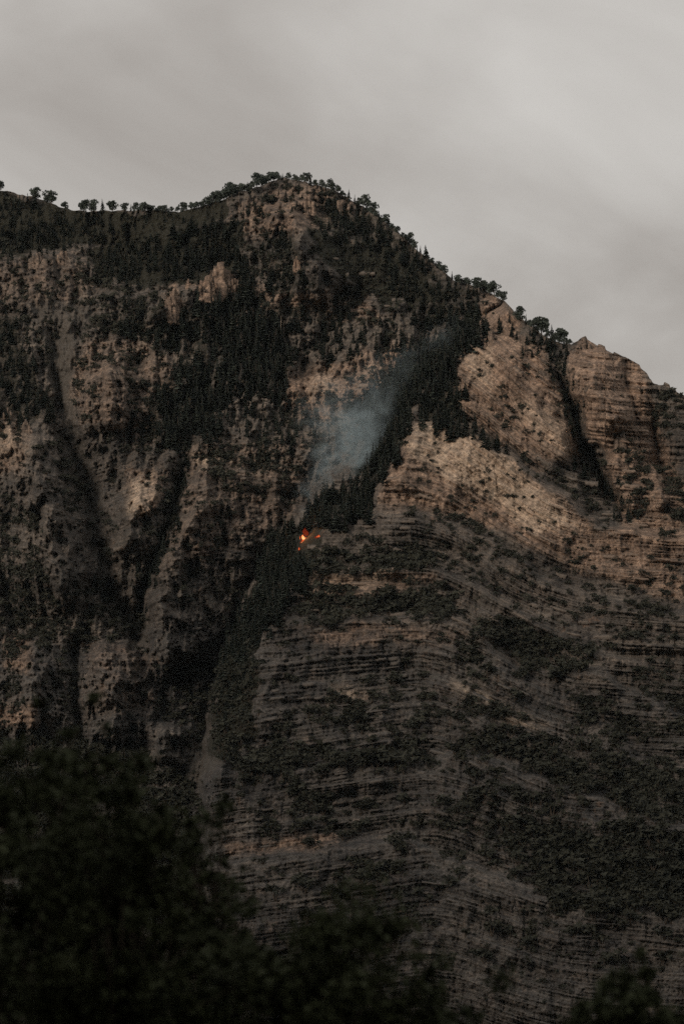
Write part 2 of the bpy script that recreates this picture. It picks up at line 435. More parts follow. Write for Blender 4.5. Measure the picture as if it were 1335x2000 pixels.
# stands of trees (name, outline, density, spacing, height range, kind, label)
STANDS = [
    ('c', [(330, 600), (420, 565), (500, 560), (540, 600), (560, 680), (555, 770), (470, 775), (440, 800), (420, 835), (330, 875), (285, 850), (290, 780), (325, 720), (380, 690), (300, 668), (240, 645), (255, 600)], 0.82, 11, (22, 54),
     'tall dark conifer in the broad dense stand left of the smoke'),
    ('c', [(180, 510), (215, 495), (300, 475), (380, 445), (450, 430), (480, 480), (490, 565), (465, 560), (450, 510), (410, 505), (380, 545), (300, 545), (225, 560), (190, 545)], 0.9, 11.5, (22, 42),
     'dark conifer in the belt around the pointed outcrop below the peak'),
    ('c', [(-30, 395), (60, 395), (100, 415), (160, 425), (330, 420), (350, 432), (240, 455), (150, 470), (130, 500), (60, 490), (-30, 520)], 0.85, 13, (18, 34),
     'conifer on the grassy slope under the low saddle of the ridge'),
    ('c', [(630, 385), (700, 395), (770, 450), (830, 500), (885, 555), (935, 570), (930, 610), (860, 645), (800, 620), (770, 570), (740, 510), (660, 480), (630, 430)], 0.85, 12, (16, 38),
     'dark conifer on the shoulder falling from the peak to the rock knob'),
    ('c', [(500, 460), (560, 450), (600, 520), (575, 580), (515, 570)], 0.8, 13, (20, 38), 'conifer beside the small orange pinnacle below the peak'),
    ('c', [(480, 380), (640, 370), (650, 420), (600, 400), (520, 400), (480, 470), (450, 450)], 0.6, 12, (12, 28), 'conifer among the ledges of the peak'),
    ('c', [(540, 610), (640, 625), (740, 625), (830, 640), (800, 695), (720, 705), (620, 700), (555, 710)], 0.68, 13, (18, 40),
     'conifer in the loose belt above the pale cliff behind the smoke'),
    ('c', [(560, 790), (620, 800), (600, 850), (570, 910), (540, 960), (500, 840), (440, 860), (400, 880), (300, 880), (340, 850), (440, 800)], 0.7, 13, (14, 34),
     'small conifer on the broken ledges below the dense stand'),
    ('c', [(925, 615), (962, 645), (935, 655), (895, 705), (835, 745), (805, 790), (795, 845), (772, 895), (745, 935), (725, 1000), (705, 945), (722, 880), (695, 810), (722, 760), (790, 705), (860, 650)], 1.0, 9.5, (28, 54),
     'black green conifer on the shaded flank above the burning grove'),
    ('c', [(640, 955), (722, 945), (728, 1005), (640, 1015), (622, 1010), (600, 1040), (585, 1020)], 1.0, 11, (28, 52),
     'spired conifer in the grove at the foot of the smoke'),
    ('c', [(560, 1015), (585, 1030), (583, 1075), (600, 1100), (590, 1145), (540, 1185), (480, 1205), (500, 1120), (520, 1060)], 1.0, 9.5, (28, 54),
     'dark conifer in the gully directly below the flames'),
    ('c', [(470, 1195), (545, 1180), (515, 1240), (485, 1310), (460, 1370), (425, 1420), (418, 1340), (435, 1260)], 1.0, 10, (24, 46),
     'dark conifer lining the narrow gully under the burning grove'),
    ('c', [(815, 765), (880, 735), (905, 785), (925, 835), (985, 870), (970, 880), (870, 838), (810, 825)], 0.95, 13, (24, 46),
     'dark conifer on the bench over the pale tilted cliff'),
    ('c', [(950, 650), (1010, 625), (1040, 645), (1110, 675), (1100, 715), (1060, 690), (1000, 670)], 0.75, 13, (18, 32),
     'conifer in the notch between the rock knob and the square tower'),
    ('c', [(1075, 700), (1112, 715), (1135, 800), (1155, 880), (1240, 1000), (1220, 1020), (1120, 900), (1100, 800), (1080, 745)], 0.8, 14, (18, 36),
     'conifer in the steep gully beside the square tower'),
    ('c', [(-30, 610), (30, 640), (75, 720), (95, 800), (60, 835), (-30, 810)], 0.8, 14, (22, 42), 'conifer on the dark rib left of the grey couloir'),
    ('c', [(340, 890), (365, 900), (360, 960), (335, 1060), (295, 1140), (272, 1210), (268, 1140), (308, 1040), (330, 960)], 0.9, 13, (20, 40),
     'conifer in the thin black ravine beside the grey couloir'),
    ('s', [(600, 1088), (780, 1078), (850, 1098), (850, 1114), (700, 1118), (610, 1118)], 0.95, 10, (9, 30), 'shrub on the dark bench just below the burning grove'),
    ('s', [(600, 1155), (700, 1165), (860, 1155), (905, 1185), (870, 1220), (760, 1200), (620, 1208)], 0.92, 10, (9, 34), 'shrub on the bench under the pale cliff band'),
    ('s', [(920, 1205), (1000, 1220), (1100, 1255), (1165, 1295), (1090, 1315), (1000, 1308), (940, 1258)], 0.95, 10.5, (9, 34), 'shrub in the slanting dark patch on the layered face'),
    ('s', [(450, 1488), (560, 1478), (700, 1476), (820, 1466), (832, 1498), (680, 1512), (560, 1508), (460, 1518)], 0.9, 11, (10, 42), 'rounded shrub on the long low bench'),
    ('s', [(880, 1428), (1000, 1428), (1100, 1448), (1220, 1488), (1365, 1508), (1365, 1628), (1200, 1568), (1080, 1538), (1000, 1488), (900, 1478)], 0.85, 10.5, (9, 36), 'shrub in the broad brushy belt on the lower face'),
    ('s', [(1000, 1600), (1100, 1608), (1365, 1630), (1365, 1790), (1150, 1772), (1050, 1752), (1030, 1690), (960, 1630)], 0.95, 11, (10, 42), 'large dark shrub in the thicket at the foot of the face'),
    ('s', [(580, 1545), (650, 1555), (650, 1610), (580, 1610)], 0.7, 11, (16, 34), 'shrub in the small clump under the long low bench'),
    ('s', [(1090, 1135), (1190, 1175), (1310, 1195), (1300, 1215), (1180, 1188)], 0.8, 9, (9, 18), 'shrub in the thin streak along the folded beds'),
    ('s', [(820, 1005), (900, 1015), (960, 1050), (1065, 1138), (1040, 1136), (900, 1045), (770, 1010)], 0.8, 9, (9, 18), 'shrub along the bedding under the pale tilted cliff'),
    ('s', [(1240, 1285), (1365, 1335), (1365, 1460), (1250, 1390)], 0.6, 10, (10, 22), 'shrub on the gentler slope right of the layered face'),
    ('s', [(690, 1685), (770, 1690), (760, 1720), (690, 1720)], 0.8, 11, (16, 34), 'shrub above the nearest leafy trees'),
    ('s', [(1170, 880), (1250, 885), (1365, 965), (1365, 1030), (1250, 1000), (1205, 955)], 0.6, 10, (10, 22), 'shrub between the rock columns under the square tower'),
    ('s', [(1262, 762), (1365, 790), (1365, 860), (1290, 850)], 0.7, 10, (10, 20), 'shrub on the rough slope right of the square tower'),
    ('s', [(0, 960), (60, 1000), (130, 1080), (190, 1160), (160, 1230), (0, 1150)], 0.75, 9.5, (7, 22), 'shrub on the dark rib beside the grey couloir'),
    ('s', [(130, 1180), (300, 1210), (290, 1250), (140, 1250)], 0.7, 11, (12, 26), 'shrub above the square grey cliff tower'),
    ('s', [(290, 1270), (400, 1280), (380, 1460), (310, 1400)], 0.5, 11, (10, 22), 'shrub in the dark recess beside the scree chute'),
    ('s', [(-30, 840), (90, 830), (200, 1000), (130, 1000), (60, 900)], 0.7, 9.5, (8, 22), 'shrub on the left wall of the grey couloir'),
    ('s', [(370, 960), (460, 1000), (420, 1100), (330, 1200), (320, 1090)], 0.6, 9.5, (7, 18), 'shrub on the banded spur between the gullies'),
    ('s', [(480, 1230), (560, 1160), (600, 1200), (540, 1260), (500, 1300)], 0.6, 10, (10, 22), 'shrub on the left corner of the layered face'),
    ('s', [(520, 1440), (560, 1400), (570, 1480), (520, 1490)], 0.9, 10, (14, 28), 'shrub under the small yellow scar'),
    ('s', [(-30, 1440), (130, 1450), (330, 1490), (400, 1560), (440, 1650), (430, 1800), (-30, 1800)], 0.8, 11, (9, 34), 'shrub on the talus under the square cliff towers'),
    ('s', [(880, 1560), (1000, 1540), (1040, 1600), (960, 1640), (860, 1600)], 0.6, 10, (8, 24), 'shrub on the arched beds above the thicket'),
    ('s', [(560, 1380), (620, 1370), (760, 1380), (880, 1360), (1000, 1400), (860, 1420), (640, 1420)], 0.55, 10, (8, 24), 'shrub on the broken shelf above the long low bench'),
    ('s', [(640, 1040), (800, 1030), (960, 1090), (900, 1150), (700, 1080)], 0.45, 10, (7, 18), 'shrub on the stony slope right of the flames'),
    ('s', [(860, 1220), (920, 1240), (960, 1330), (880, 1300)], 0.6, 9, (8, 22), 'shrub left of the slanting dark patch'),
    ('s', [(1080, 1330), (1240, 1400), (1335, 1480), (1180, 1450)], 0.6, 9.5, (8, 24), 'shrub on the slope above the broad brushy belt'),
    ('s', [(980, 880), (1100, 900), (1200, 1020), (1080, 960)], 0.5, 9.5, (7, 20), 'shrub on the ledge line above the folded beds'),
    ('s', [(560, 790), (700, 720), (780, 690), (700, 800), (600, 900)], 0.4, 9.5, (7, 18), 'shrub on the pale cliff behind the smoke'),
    ('s', [(200, 560), (330, 560), (300, 640), (180, 640)], 0.6, 9.5, (8, 20), 'shrub below the belt of conifers on the left'),
    ('s', [(360, 880), (600, 860), (560, 960), (400, 980)], 0.6, 9, (8, 20), 'shrub on the pale broken ledge under the dense stand'),
    ('s', [(480, 460), (700, 480), (860, 580), (700, 640), (500, 600)], 0.5, 9, (7, 18), 'shrub on the banded slope under the peak'),
    ('s', [(470, 380), (560, 360), (680, 390), (680, 470), (480, 470)], 0.38, 9, (7, 18), 'shrub on the stepped crags of the peak'),
    ('s', [(0, 500), (190, 500), (240, 640), (90, 700), (0, 620)], 0.45, 9, (7, 18), 'shrub on the weathered cliff band under the saddle'),
    ('s', [(140, 660), (330, 670), (340, 860), (200, 900), (150, 820)], 0.4, 9, (7, 18), 'shrub on the tan buttress beside the grey couloir'),
    ('s', [(0, 1230), (140, 1240), (160, 1440), (0, 1440)], 0.4, 9.5, (8, 22), 'shrub on the left corner tower of the cliffs'),
    ('c', [(690, 790), (730, 760), (770, 800), (740, 880), (710, 900)], 0.8, 11, (22, 40), 'conifer half veiled by smoke beside the shaded flank'),
    ('s', [(430, 1290), (500, 1280), (490, 1400), (450, 1480), (420, 1500), (415, 1400)], 0.95, 9, (8, 28), 'shrub on the smooth slope beside the narrow gully'),
    ('s', [(0, 1100), (200, 1130), (260, 1230), (120, 1240), (0, 1230)], 0.6, 10, (8, 24), 'shrub on the shelf over the corner cliffs'),
    ('s', [(210, 1000), (330, 920), (330, 1010), (250, 1150), (205, 1100)], 0.5, 10, (7, 20), 'shrub on the wedge of rock between couloir and ravine'),
    ('c', [(-360, 370), (-20, 400), (-20, 520), (-360, 500)], 0.7, 14, (18, 34), 'conifer on the grassy brow beyond the left end of the saddle'),
    ('c', [(-360, 560), (-200, 600), (-30, 650), (-40, 820), (-200, 900), (-360, 800)], 0.7, 14, (20, 40), 'conifer on the slope beyond the dark rib'),
    ('s', [(-360, 900), (-20, 900), (-20, 1700), (-360, 1700)], 0.5, 12, (9, 28), 'shrub on the cliffs beyond the corner tower'),
    ('s', [(1360, 880), (1660, 1000), (1660, 1350), (1360, 1250)], 0.5, 12, (9, 28), 'shrub on the slope beyond the rock columns'),
    ('s', [(1360, 1450), (1660, 1500), (1660, 1850), (1360, 1800)], 0.8, 12, (10, 32), 'shrub in the thicket beyond the brushy belt'),
    ('s', [(450, 1270), (1335, 1330), (1335, 1960), (500, 1790)], 0.5, 29, (14, 36), 'big lone shrub on the grey lower ledges'),
    ('s', [(640, 1030), (1335, 1110), (1335, 1270), (560, 1240)], 0.55, 23, (10, 24), 'lone shrub on the folded middle ledges'),
    ('s', [(800, 840), (1000, 900), (1335, 1060), (1335, 1110), (1000, 1060), (770, 990)], 0.45, 19, (7, 13), 'small round shrub dotting the pale tilted cliff'),
    ('s', [(890, 690), (950, 650), (1090, 720), (1130, 880), (980, 850)], 0.6, 16, (7, 13), 'small round shrub dotting the steep face under the knob'),
]

def relief(u, v):
    """distance north of the camera of the mountain face, for layout position (u, v)"""
    s, wf = strata(u, v)
    te = tan_el(v)
    front = 2925.0 / (1 - 0.58 * te)
    front = front + 60 * (1 - sm(560, 760, v))
    back = 3150.0 / (1 - 0.75 * te)
    gu, cu = GU(v), CU(v)
    up = 1 - sm(560, 720, v)
    flank = np.clip((cu - u) / np.maximum(cu - gu, 8), 0, 1)            # 0 on the crest, 1 at the gully
    jump = np.maximum(sm(-14, 8, u - gu), sm(1480, 2150, v))
    gap = back - front
    y = front + gap * (1 - jump) + jump * gap * 0.55 * flank * (1 - sm(1400, 1600, v))
    y = y + 0 * up
    for pts, amt, w in RIDGES:
        P = np.array(pts, float)
        sel = (u > P[:, 0].min() - 3 * w) & (u < P[:, 0].max() + 3 * w) & (v > P[:, 1].min() - 3 * w) & (v < P[:, 1].max() + 3 * w)
        if sel.any():
            d, par = poly_dist(u[sel], v[sel], pts)
            sharp = np.exp(-np.abs(d) / (0.8 * w)) * (d < 3 * w)
            tap = sm(-0.02, 0.3, par) * sm(-0.02, 0.2, 1 - par) * (1 if u[sel].mean() > 640 else (1.05 + 0.5 * fbm(u[sel] / 30, v[sel] / 40, 3, seed=161)))
            y[sel] += amt * tap * (0.35 * np.exp(-(d / w) ** 2) + 0.75 * sharp * (1 - sm(2 * w, 3 * w, d)))
    for pts, amt, u0, kind in STEPS:
        vb = curve_v(pts)(u) + 7 * fbm(u / 60, v / 60, 2, seed=int(amt) + 3)
        m = sm(8, -14, v - vb) if False else 1 - sm(-16, 6, v - vb)
        if kind == 'f': m = m * jump * sm(u0 - 20, u0 + 40, u)
        elif kind == 'l': m = m * (1 - sm(190, 300, u))
        else: m = m * sm(u0, u0 + 60, u) * (1 - sm(pts[-1][0], pts[-1][0] + 60, u))
        y += amt * m
    return y, s, wf

# grid of the visible face
us = np.concatenate([np.arange(-400, -30, 5), np.arange(-30, 1366, 2.0), np.arange(1366, 1741, 5)])
NR, NX = 905, 26
blk = np.floor(us / 17 + 0.6 * np.sin(us / 23))
sk = SKY(us) + 9 * (hash1(blk + 40, 3) - 0.5) * sm(1120, 1160, us) + 3.0 * fbm(us / 14.0, us * 0 + 3.3, 3, seed=5) + 2.5 * perlin(us / 45.0, us * 0 + 1.7, 9)
t = np.linspace(0, 1, NR)
vv = np.concatenate([sk[None, :] + t[:, None] * (2045 - sk[None, :]),
                     np.linspace(2045, 2330, NX + 1)[1:, None] + 0 * sk[None, :]])
uu = np.broadcast_to(us[None, :], vv.shape).copy()
rows, cols = vv.shape
wu = uu + 24 * fbm(uu / 60, vv / 60, 4, seed=21)
wv = vv + 18 * fbm(uu / 60, vv / 60, 4, seed=41)
Y, S, WF = relief(uu + 0.6 * (wu - uu), vv + 0.6 * (wv - vv))
S, WF = strata(uu, vv)
S = S + 6 * fbm(uu / 170, vv / 130, 3, seed=61) + 1.3 * fbm(uu / 20, vv / 14, 3, seed=63) + (1 - WF) * 5 * fbm(uu / 40, vv / 40, 3, seed=65)
A = {k: np.zeros(vv.shape) for k in ('warm', 'pale', 'grass', 'scree')}
for k in A:
    for pts, st in POLY[k]:
        A[k] = np.maximum(A[k], st * poly_mask(wu, wv, pts, 16 if k != 'scree' else 9))
STAND_MASK = np.zeros(vv.shape)
for kind, pts, dens, sp, hr, lab in STANDS:
    STAND_MASK = np.maximum(STAND_MASK, (0.9 if kind == 'c' else 0.7) * dens * poly_mask(wu, wv, pts, 10))
soft = np.clip(np.maximum(np.maximum(A['grass'], A['scree']), 0.8 * STAND_MASK), 0, 1)
hard = 1 - 0.85 * soft
bed_field = np.clip(np.maximum(WF, 0.9 * poly_mask(wu, wv, [(400, 900), (560, 930), (530, 1080), (440, 1120), (310, 1250), (300, 1150)], 30)), 0.5, 1)
bed_field = np.maximum(bed_field, 0.9 * poly_mask(wu, wv, [(470, 390), (700, 390), (780, 640), (480, 620)], 30))
bed_field = bed_field * (1 - 0.3 * A['pale']) * np.clip(0.9 + 1.3 * fbm(uu / 150, vv / 70, 3, seed=121), 0.42, 1.25)

def beds(S, per, seed, riser=0.62):
    """stepped profile of uneven beds: 0 at the foot of a bed, 1 at its lip"""
    k = S / per + 0.95 * perlin(S / per * 0.37, S * 0 + seed, seed) + 7.0
    i = np.floor(k); p = 1 - (k - i)            # p grows upwards through the bed
    f = np.where(p < riser, sm(0, riser, p), 1 - sm(riser, 1, p))
    return f * (0.25 + 1.1 * hash1(i, seed)), i, p

mod1 = 0.6 + 0.9 * fbm(uu / 260, S / 60, 3, seed=71)
mod2 = 0.6 + 1.1 * fbm(uu / 170, S / 30, 3, seed=73)
b1, i1, p1 = beds(S, 62, 3)
b2, i2, p2 = beds(S, 21, 5, 0.72)
b3, i3, p3 = beds(S, 8.5, 7, 0.7)
Y -= hard * bed_field * (10 * b1 * np.clip(mod1, 0, 1.6) + 4.6 * b2 * np.clip(mod2, 0.05, 1.7) + 3.6 * b3 * np.clip(mod2 + .25, 0.15, 1.5))
# joint blocks: every bed broken into blocks of its own width and offset
xw = uu + 5 * fbm(uu / 22, vv / 22, 2, seed=81)
wid = 13 + 20 * hash1(i2, 11)
j2 = np.floor(xw / wid + 9 * hash1(i2, 13))
Y -= hard * bed_field * 2.6 * (hash2(i2, j2, 5) - 0.5)
fr = xw / wid + 9 * hash1(i2, 13) - j2
Y += hard * bed_field * 2.5 * np.exp(-((fr - 0.04) / 0.05) ** 2)
wid3 = 6 + 9 * hash1(i3, 17)
j3 = np.floor(xw / wid3 + 9 * hash1(i3, 19))
Y -= hard * bed_field * 1.3 * (hash2(i3, j3, 7) - 0.5)
# gullies and buttresses, weathered relief
fl = fbm(uu / 48 + 0.3 * fbm(uu / 90, vv / 90, 2, seed=91), vv / 150, 4, seed=93)
Y += (0.35 + 0.65 * hard) * (16 + 38 * (1 - WF)) * (1 - 0.5 * A['pale']) * (np.abs(fl) - 0.25)
Y += 26 * fbm(uu / 170, vv / 170, 3, seed=95)
crag = (1 - WF) * np.clip(1.2 - 0.7 * bed_field, 0.4, 1.1) + WF * 0.12
rub = WF * (1 - 0.75 * A['pale']) * hard
Y += rub * np.clip(1.1 - bed_field, 0.15, 1) * (8 * fbm(uu / 22, vv / 15, 4, seed=171) + 6 * (np.abs(fbm(uu / 11, vv / 8, 3, seed=173)) - .2))
Y += hard * bed_field * (5.5 * fbm(uu / 190, S / 9.0, 4, seed=131) + 3.6 * fbm(uu / 80, S / 4.2, 3, seed=133) + (1 - 0.75 * A['pale']) * (3 * fbm(uu / 30, S / 13, 3, seed=135) + 2.2 * (np.abs(fbm(uu / 9, vv / 7, 3, seed=137)) - .2)))
Y += hard * crag * (17 * fbm(uu / 34, vv / 30, 4, seed=97) + 34 * (np.abs(fbm(uu / 30, vv / 62, 4, seed=98)) - .2) + 16 * (np.abs(fbm(uu / 13, vv / 15, 3, seed=99)) - .2))
Y += (1.6 + 2.2 * (1 - WF) * hard) * fbm(uu / 6.5, vv / 6.5, 2, seed=101) + A['scree'] * (5 * fbm(uu / 14, vv / 20, 3, seed=103) + 7 * (np.abs(fbm(uu / 9, vv / 60, 2, seed=105)) - .2))
lower = sm(1980, 2120, vv)
P3 = at(uu, vv, Y)
# far side of the ridge: falls away behind the skyline
back_rows = []
for dy, dz in ((10, -1.5), (30, -9), (80, -38), (180, -105), (400, -270), (900, -620), (1500, -1050)):
    q = P3[0].copy(); q[:, 1] += dy; q[:, 2] = np.maximum(q[:, 2] + dz, -30); q[:, 0] *= 1.0
    back_rows.append(q)
ALLP = np.concatenate([np.stack(back_rows[::-1]), P3])
nb = len(back_rows)
TR, TC = ALLP.shape[:2]
idx = np.arange(TR * TC).reshape(TR, TC)
F = np.stack([idx[1:, :-1], idx[1:, 1:], idx[:-1, 1:], idx[:-1, :-1]], -1).reshape(-1, 4)
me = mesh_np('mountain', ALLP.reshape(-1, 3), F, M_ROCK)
def put_attr(name, arr):
    full = np.concatenate([np.repeat(arr[:1], nb, 0), arr]).astype(np.float32)
    a = me.attributes.new(name, 'FLOAT', 'POINT'); a.data.foreach_set('value', full.ravel())
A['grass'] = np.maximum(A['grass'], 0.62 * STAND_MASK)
for k in A: put_attr(k, A[k])
put_attr('strata', S)
mountain = tag(link('mountain', me), kind='structure')

def blur(a, n):
    for ax in (0, 1):
        p = np.pad(a, [(n + 1, n) if k == ax else (0, 0) for k in (0, 1)], mode='edge')
        c = np.cumsum(p, ax); m_ = a.shape[ax]
        a = (np.take(c, range(2 * n + 1, 2 * n + 1 + m_), ax) - np.take(c, range(0, m_), ax)) / (2 * n + 1)
    return a
HOLLOW = blur(np.clip((blur(Y, 4) - blur(Y, 26)) / 14.0, -1.5, 1.5), 2)

def hollow_at(u, v):
    j = np.clip(np.searchsorted(us, u), 0, cols - 1); s0 = sk[j]
    i = np.clip(np.round((v - s0) / (2045 - s0) * (NR - 1)).astype(int), 0, NR - 1)
    return HOLLOW[i, j]

def ground_at(u, v):
    """mountain surface point under a layout position"""
    j = np.clip(np.searchsorted(us, u), 0, cols - 1)
    s0 = sk[j]
    r = np.where(v <= 2045, (v - s0) / (2045 - s0) * (NR - 1), NR - 1 + (v - 2045) / (285 / NX))
    i = np.clip(np.round(r).astype(int), 0, rows - 1)
    return P3[i, j]

# ------------------------------------------------------------------ valley floor and an unseen ridge added behind the camera to shade the lower slopes
gx = np.concatenate([np.linspace(-9000, -700, 18), np.linspace(-600, 600, 31), np.linspace(700, 9000, 18)])
gy = np.concatenate([np.linspace(-9000, -400, 18), np.linspace(-300, 300, 31), np.linspace(400, 9000, 26)])
GX, GY = np.meshgrid(gx, gy)
GZ = 0.25 * fbm(GX / 40 + 50, GY / 40 + 50, 2, seed=3) + np.clip((GY - 200) / 2800, 0, 1) * 25
i_ = np.arange(GX.size).reshape(GX.shape)
F = np.stack([i_[:-1, :-1], i_[:-1, 1:], i_[1:, 1:], i_[1:, :-1]], -1).reshape(-1, 4)
tag(link('ground', mesh_np('ground', np.stack([GX, GY, GZ], -1).reshape(-1, 3), F, M_SOIL, True)), kind='structure')

hx = np.linspace(-9000, 9000, 121); hy = np.linspace(-5200, -500, 41)
HX, HY = np.meshgrid(hx, hy)
crest = 1760 + 130 * fbm(HX / 1500 + 7, HX * 0 + 2, 4, seed=13)
prof = np.where(HY > -1700, sm(-500, -1700, HY) if False else np.clip((-500 - HY) / 1200, 0, 1) ** 1.1, 1 - 0.9 * np.clip((-1700 - HY) / 3500, 0, 1))
HZ = crest * prof + 110 * prof * fbm(HX / 420 + 3, HY / 420 + 3, 4, seed=15) - 12
i_ = np.arange(HX.size).reshape(HX.shape)
F = np.stack([i_[:-1, :-1], i_[:-1, 1:], i_[1:, 1:], i_[1:, :-1]], -1).reshape(-1, 4)
tag(link('added_shade_ridge', mesh_np('added_shade_ridge', np.stack([HX, HY, HZ], -1).reshape(-1, 3), F, M_SHADE_RIDGE, True)), kind='structure')

# ------------------------------------------------------------------ plants: patterns one metre tall, tri meshes
def tube(p0, p1, r0, r1, n=5):
    p0, p1 = np.array(p0, float), np.array(p1, float)
    d = p1 - p0; d /= np.linalg.norm(d)
    a = np.cross(d, (0.3, 0.9, 0.2)); a /= np.linalg.norm(a); b = np.cross(d, a)
    an = np.arange(n) * 2 * math.pi / n
    ring = np.cos(an)[:, None] * a + np.sin(an)[:, None] * b
    V = np.concatenate([p0 + ring * r0, p1 + ring * r1, [p1]])
    T = []
    for k in range(n):
        l = (k + 1) % n
        T += [(k, l, n + l), (k, n + l, n + k), (n + k, n + l, 2 * n)]
    return V, np.array(T)

def join(parts):
    V, T, o = [], [], 0
    for v, t in parts:
        V.append(v); T.append(np.asarray(t) + o); o += len(v)
    return np.concatenate(V), np.concatenate(T)

def conifer_pattern(seed, wid=0.17, gaps=0.1, base=0.10):
    r = np.random.default_rng(seed)
    trunk = tube((0, 0, -0.06), (0.01 * r.normal(), 0.01 * r.normal(), 0.97), 0.017, 0.004, 5)
    V, T = [], []
    lv = 15
    for k in range(lv):
        h = base + (0.985 - base) * (k / (lv - 1)) ** 0.95
        rad = wid * (1 - (h - base) / (1 - base)) ** 0.85 * (0.75 + 0.5 * r.random()) + 0.012
        nbr = 7 if k < 10 else 5
        a0 = r.random() * 6.28
        for q in range(nbr):
            if r.random() < gaps: continue
            a = a0 + q * 6.283 / nbr + 0.35 * r.normal()
            L = rad * (0.65 + 0.6 * r.random())
            d = np.array([math.cos(a), math.sin(a), 0]); s = np.array([-d[1], d[0], 0])
            dr = 0.28 + 0.25 * r.random()
            w = L * (0.36 + 0.16 * r.random())
            p0 = np.array([0, 0, h + 0.012]); p1 = d * L * 0.55 + s * w + np.array([0, 0, h - 0.55 * L * dr])
            p2 = d * L + np.array([0, 0, h - L * dr * 1.15]); p3 = d * L * 0.55 - s * w + np.array([0, 0, h - 0.55 * L * dr])
            p4 = d * L * 0.6 + np.array([0, 0, h - 0.55 * L * dr - 0.035 - 0.02 * r.random()])
            o = len(V)
            V += [p0, p1, p2, p3, p4]
            T += [(o, o + 1, o + 4), (o + 1, o + 2, o + 4), (o, o + 4, o + 3), (o + 4, o + 2, o + 3)]
    return trunk, (np.array(V), np.array(T))

def leafy(centres, n, size, r, flat=0.8, soft=False):
    """leaf clumps scattered over the shells of some lobes"""
    V = np.zeros((n * 3, 3)); k = r.integers(0, len(centres), n)
    C = np.array([c[:3] for c in centres])[k]; Rr = np.array([c[3] for c in centres])[k]
    d = r.normal(size=(n, 3)); d /= np.linalg.norm(d, axis=1)[:, None]
    P = C + d * (Rr * (0.45 + 0.6 * r.random(n) ** 0.6))[:, None] * np.array([1, 1, flat])
    if soft: P = C + r.normal(size=(n, 3)) * (0.8 * Rr)[:, None] * np.array([1, 1, flat])
    a = r.normal(size=(n, 3)); a /= np.linalg.norm(a, axis=1)[:, None]
    b = np.cross(a, r.normal(size=(n, 3))); b /= np.linalg.norm(b, axis=1)[:, None]
    sz = (size * (0.6 + 0.8 * r.random(n)))[:, None]
    V[0::3] = P + a * sz; V[1::3] = P - 0.5 * a * sz + 0.8 * b * sz; V[2::3] = P - 0.5 * a * sz - 0.8 * b * sz
    return V, np.arange(n * 3).reshape(n, 3)

def round_tree_pattern(seed):
    r = np.random.default_rng(seed)
    lean = r.normal(size=2) * 0.05
    parts = [tube((0, 0, -0.08), (lean[0], lean[1], 0.42), 0.032, 0.022, 5)]
    cen = []
    for k in range(6):
        a = r.random() * 6.28; d = 0.14 + 0.16 * r.random(); h = 0.34 + 0.46 * r.random()
        p = (lean[0] + d * math.cos(a), lean[1] + d * math.sin(a), h)
        parts.append(tube((lean[0], lean[1], 0.36), p, 0.014, 0.006, 4))
        cen.append((*p, 0.15 + 0.09 * r.random()))
    cen.append((lean[0], lean[1], 0.80, 0.17)); cen.append((lean[0], lean[1], 0.42, 0.26))
    return join(parts), leafy(cen, 430, 0.07, r)

def shrub_pattern(seed):
    r = np.random.default_rng(seed)
    parts = []; cen = []
    for k in range(5):
        a = r.random() * 6.28; d = 0.12 + 0.32 * r.random(); h = 0.3 + 0.42 * r.random()
        p = (d * math.cos(a), d * math.sin(a), h)
        parts.append(tube((0.03 * r.normal(), 0.03 * r.normal(), -0.12), p, 0.03, 0.012, 3))
        cen.append((*p, 0.2 + 0.12 * r.random()))
    return join(parts), leafy(cen, 85, 0.13, r)

def snag_pattern(seed):
    r = np.random.default_rng(seed)
    parts = [tube((0, 0, -0.05), (0.02, 0.0, 1.0), 0.02, 0.004, 5)]
    for k in range(9):
        h = 0.3 + 0.6 * r.random(); a = r.random() * 6.28; L = 0.10 * (1.15 - h) + 0.02
        parts.append(tube((0.02 * h, 0, h), (0.02 * h + L * math.cos(a), L * math.sin(a), h + 0.02), 0.006, 0.002, 3))
    return join(parts)

CON = [conifer_pattern(s, w, g, b) for s, w, g, b in ((1, .15, .06, .06), (2, .18, .12, .10), (3, .13, .10, .08), (4, .20, .16, .14), (5, .16, .22, .18))]
RND = [round_tree_pattern(s) for s in (11, 12, 13, 14)]
SHR = [shrub_pattern(s) for s in (21, 22, 23, 24)]
SNG = [snag_pattern(s) for s in (31, 32)]

def pat_mesh(name, pt, mat):
    return mesh_np(name, pt[0], pt[1], mat)
CON_ME = [(pat_mesh('conifer_trunk', a, M_BARK), pat_mesh('conifer_crown', b, M_NEEDLE)) for a, b in CON]
RND_ME = [(pat_mesh('round_tree_trunk', a, M_BARK), pat_mesh('round_tree_crown', b, M_NEEDLE)) for a, b in RND]
SHR_ME = [(pat_mesh('shrub_stems', a, M_BARK), pat_mesh('shrub_foliage', b, M_BRUSH)) for a, b in SHR]
SNG_ME = [pat_mesh('snag_trunk', a, M_DEAD) for a in SNG]

def place(name, meshes, parts, loc, h, w, rz, label, cat, group):
    e = link(name, None, None, loc)
    e.rotation_euler = (0.07 * math.sin(rz * 5.1), 0.09 * math.sin(rz * 3.3), rz); e.scale = (w, w, h)
    tag(e, label, cat, group)
    for m, p in zip(meshes, parts):
        link(p, m, e)
    return e

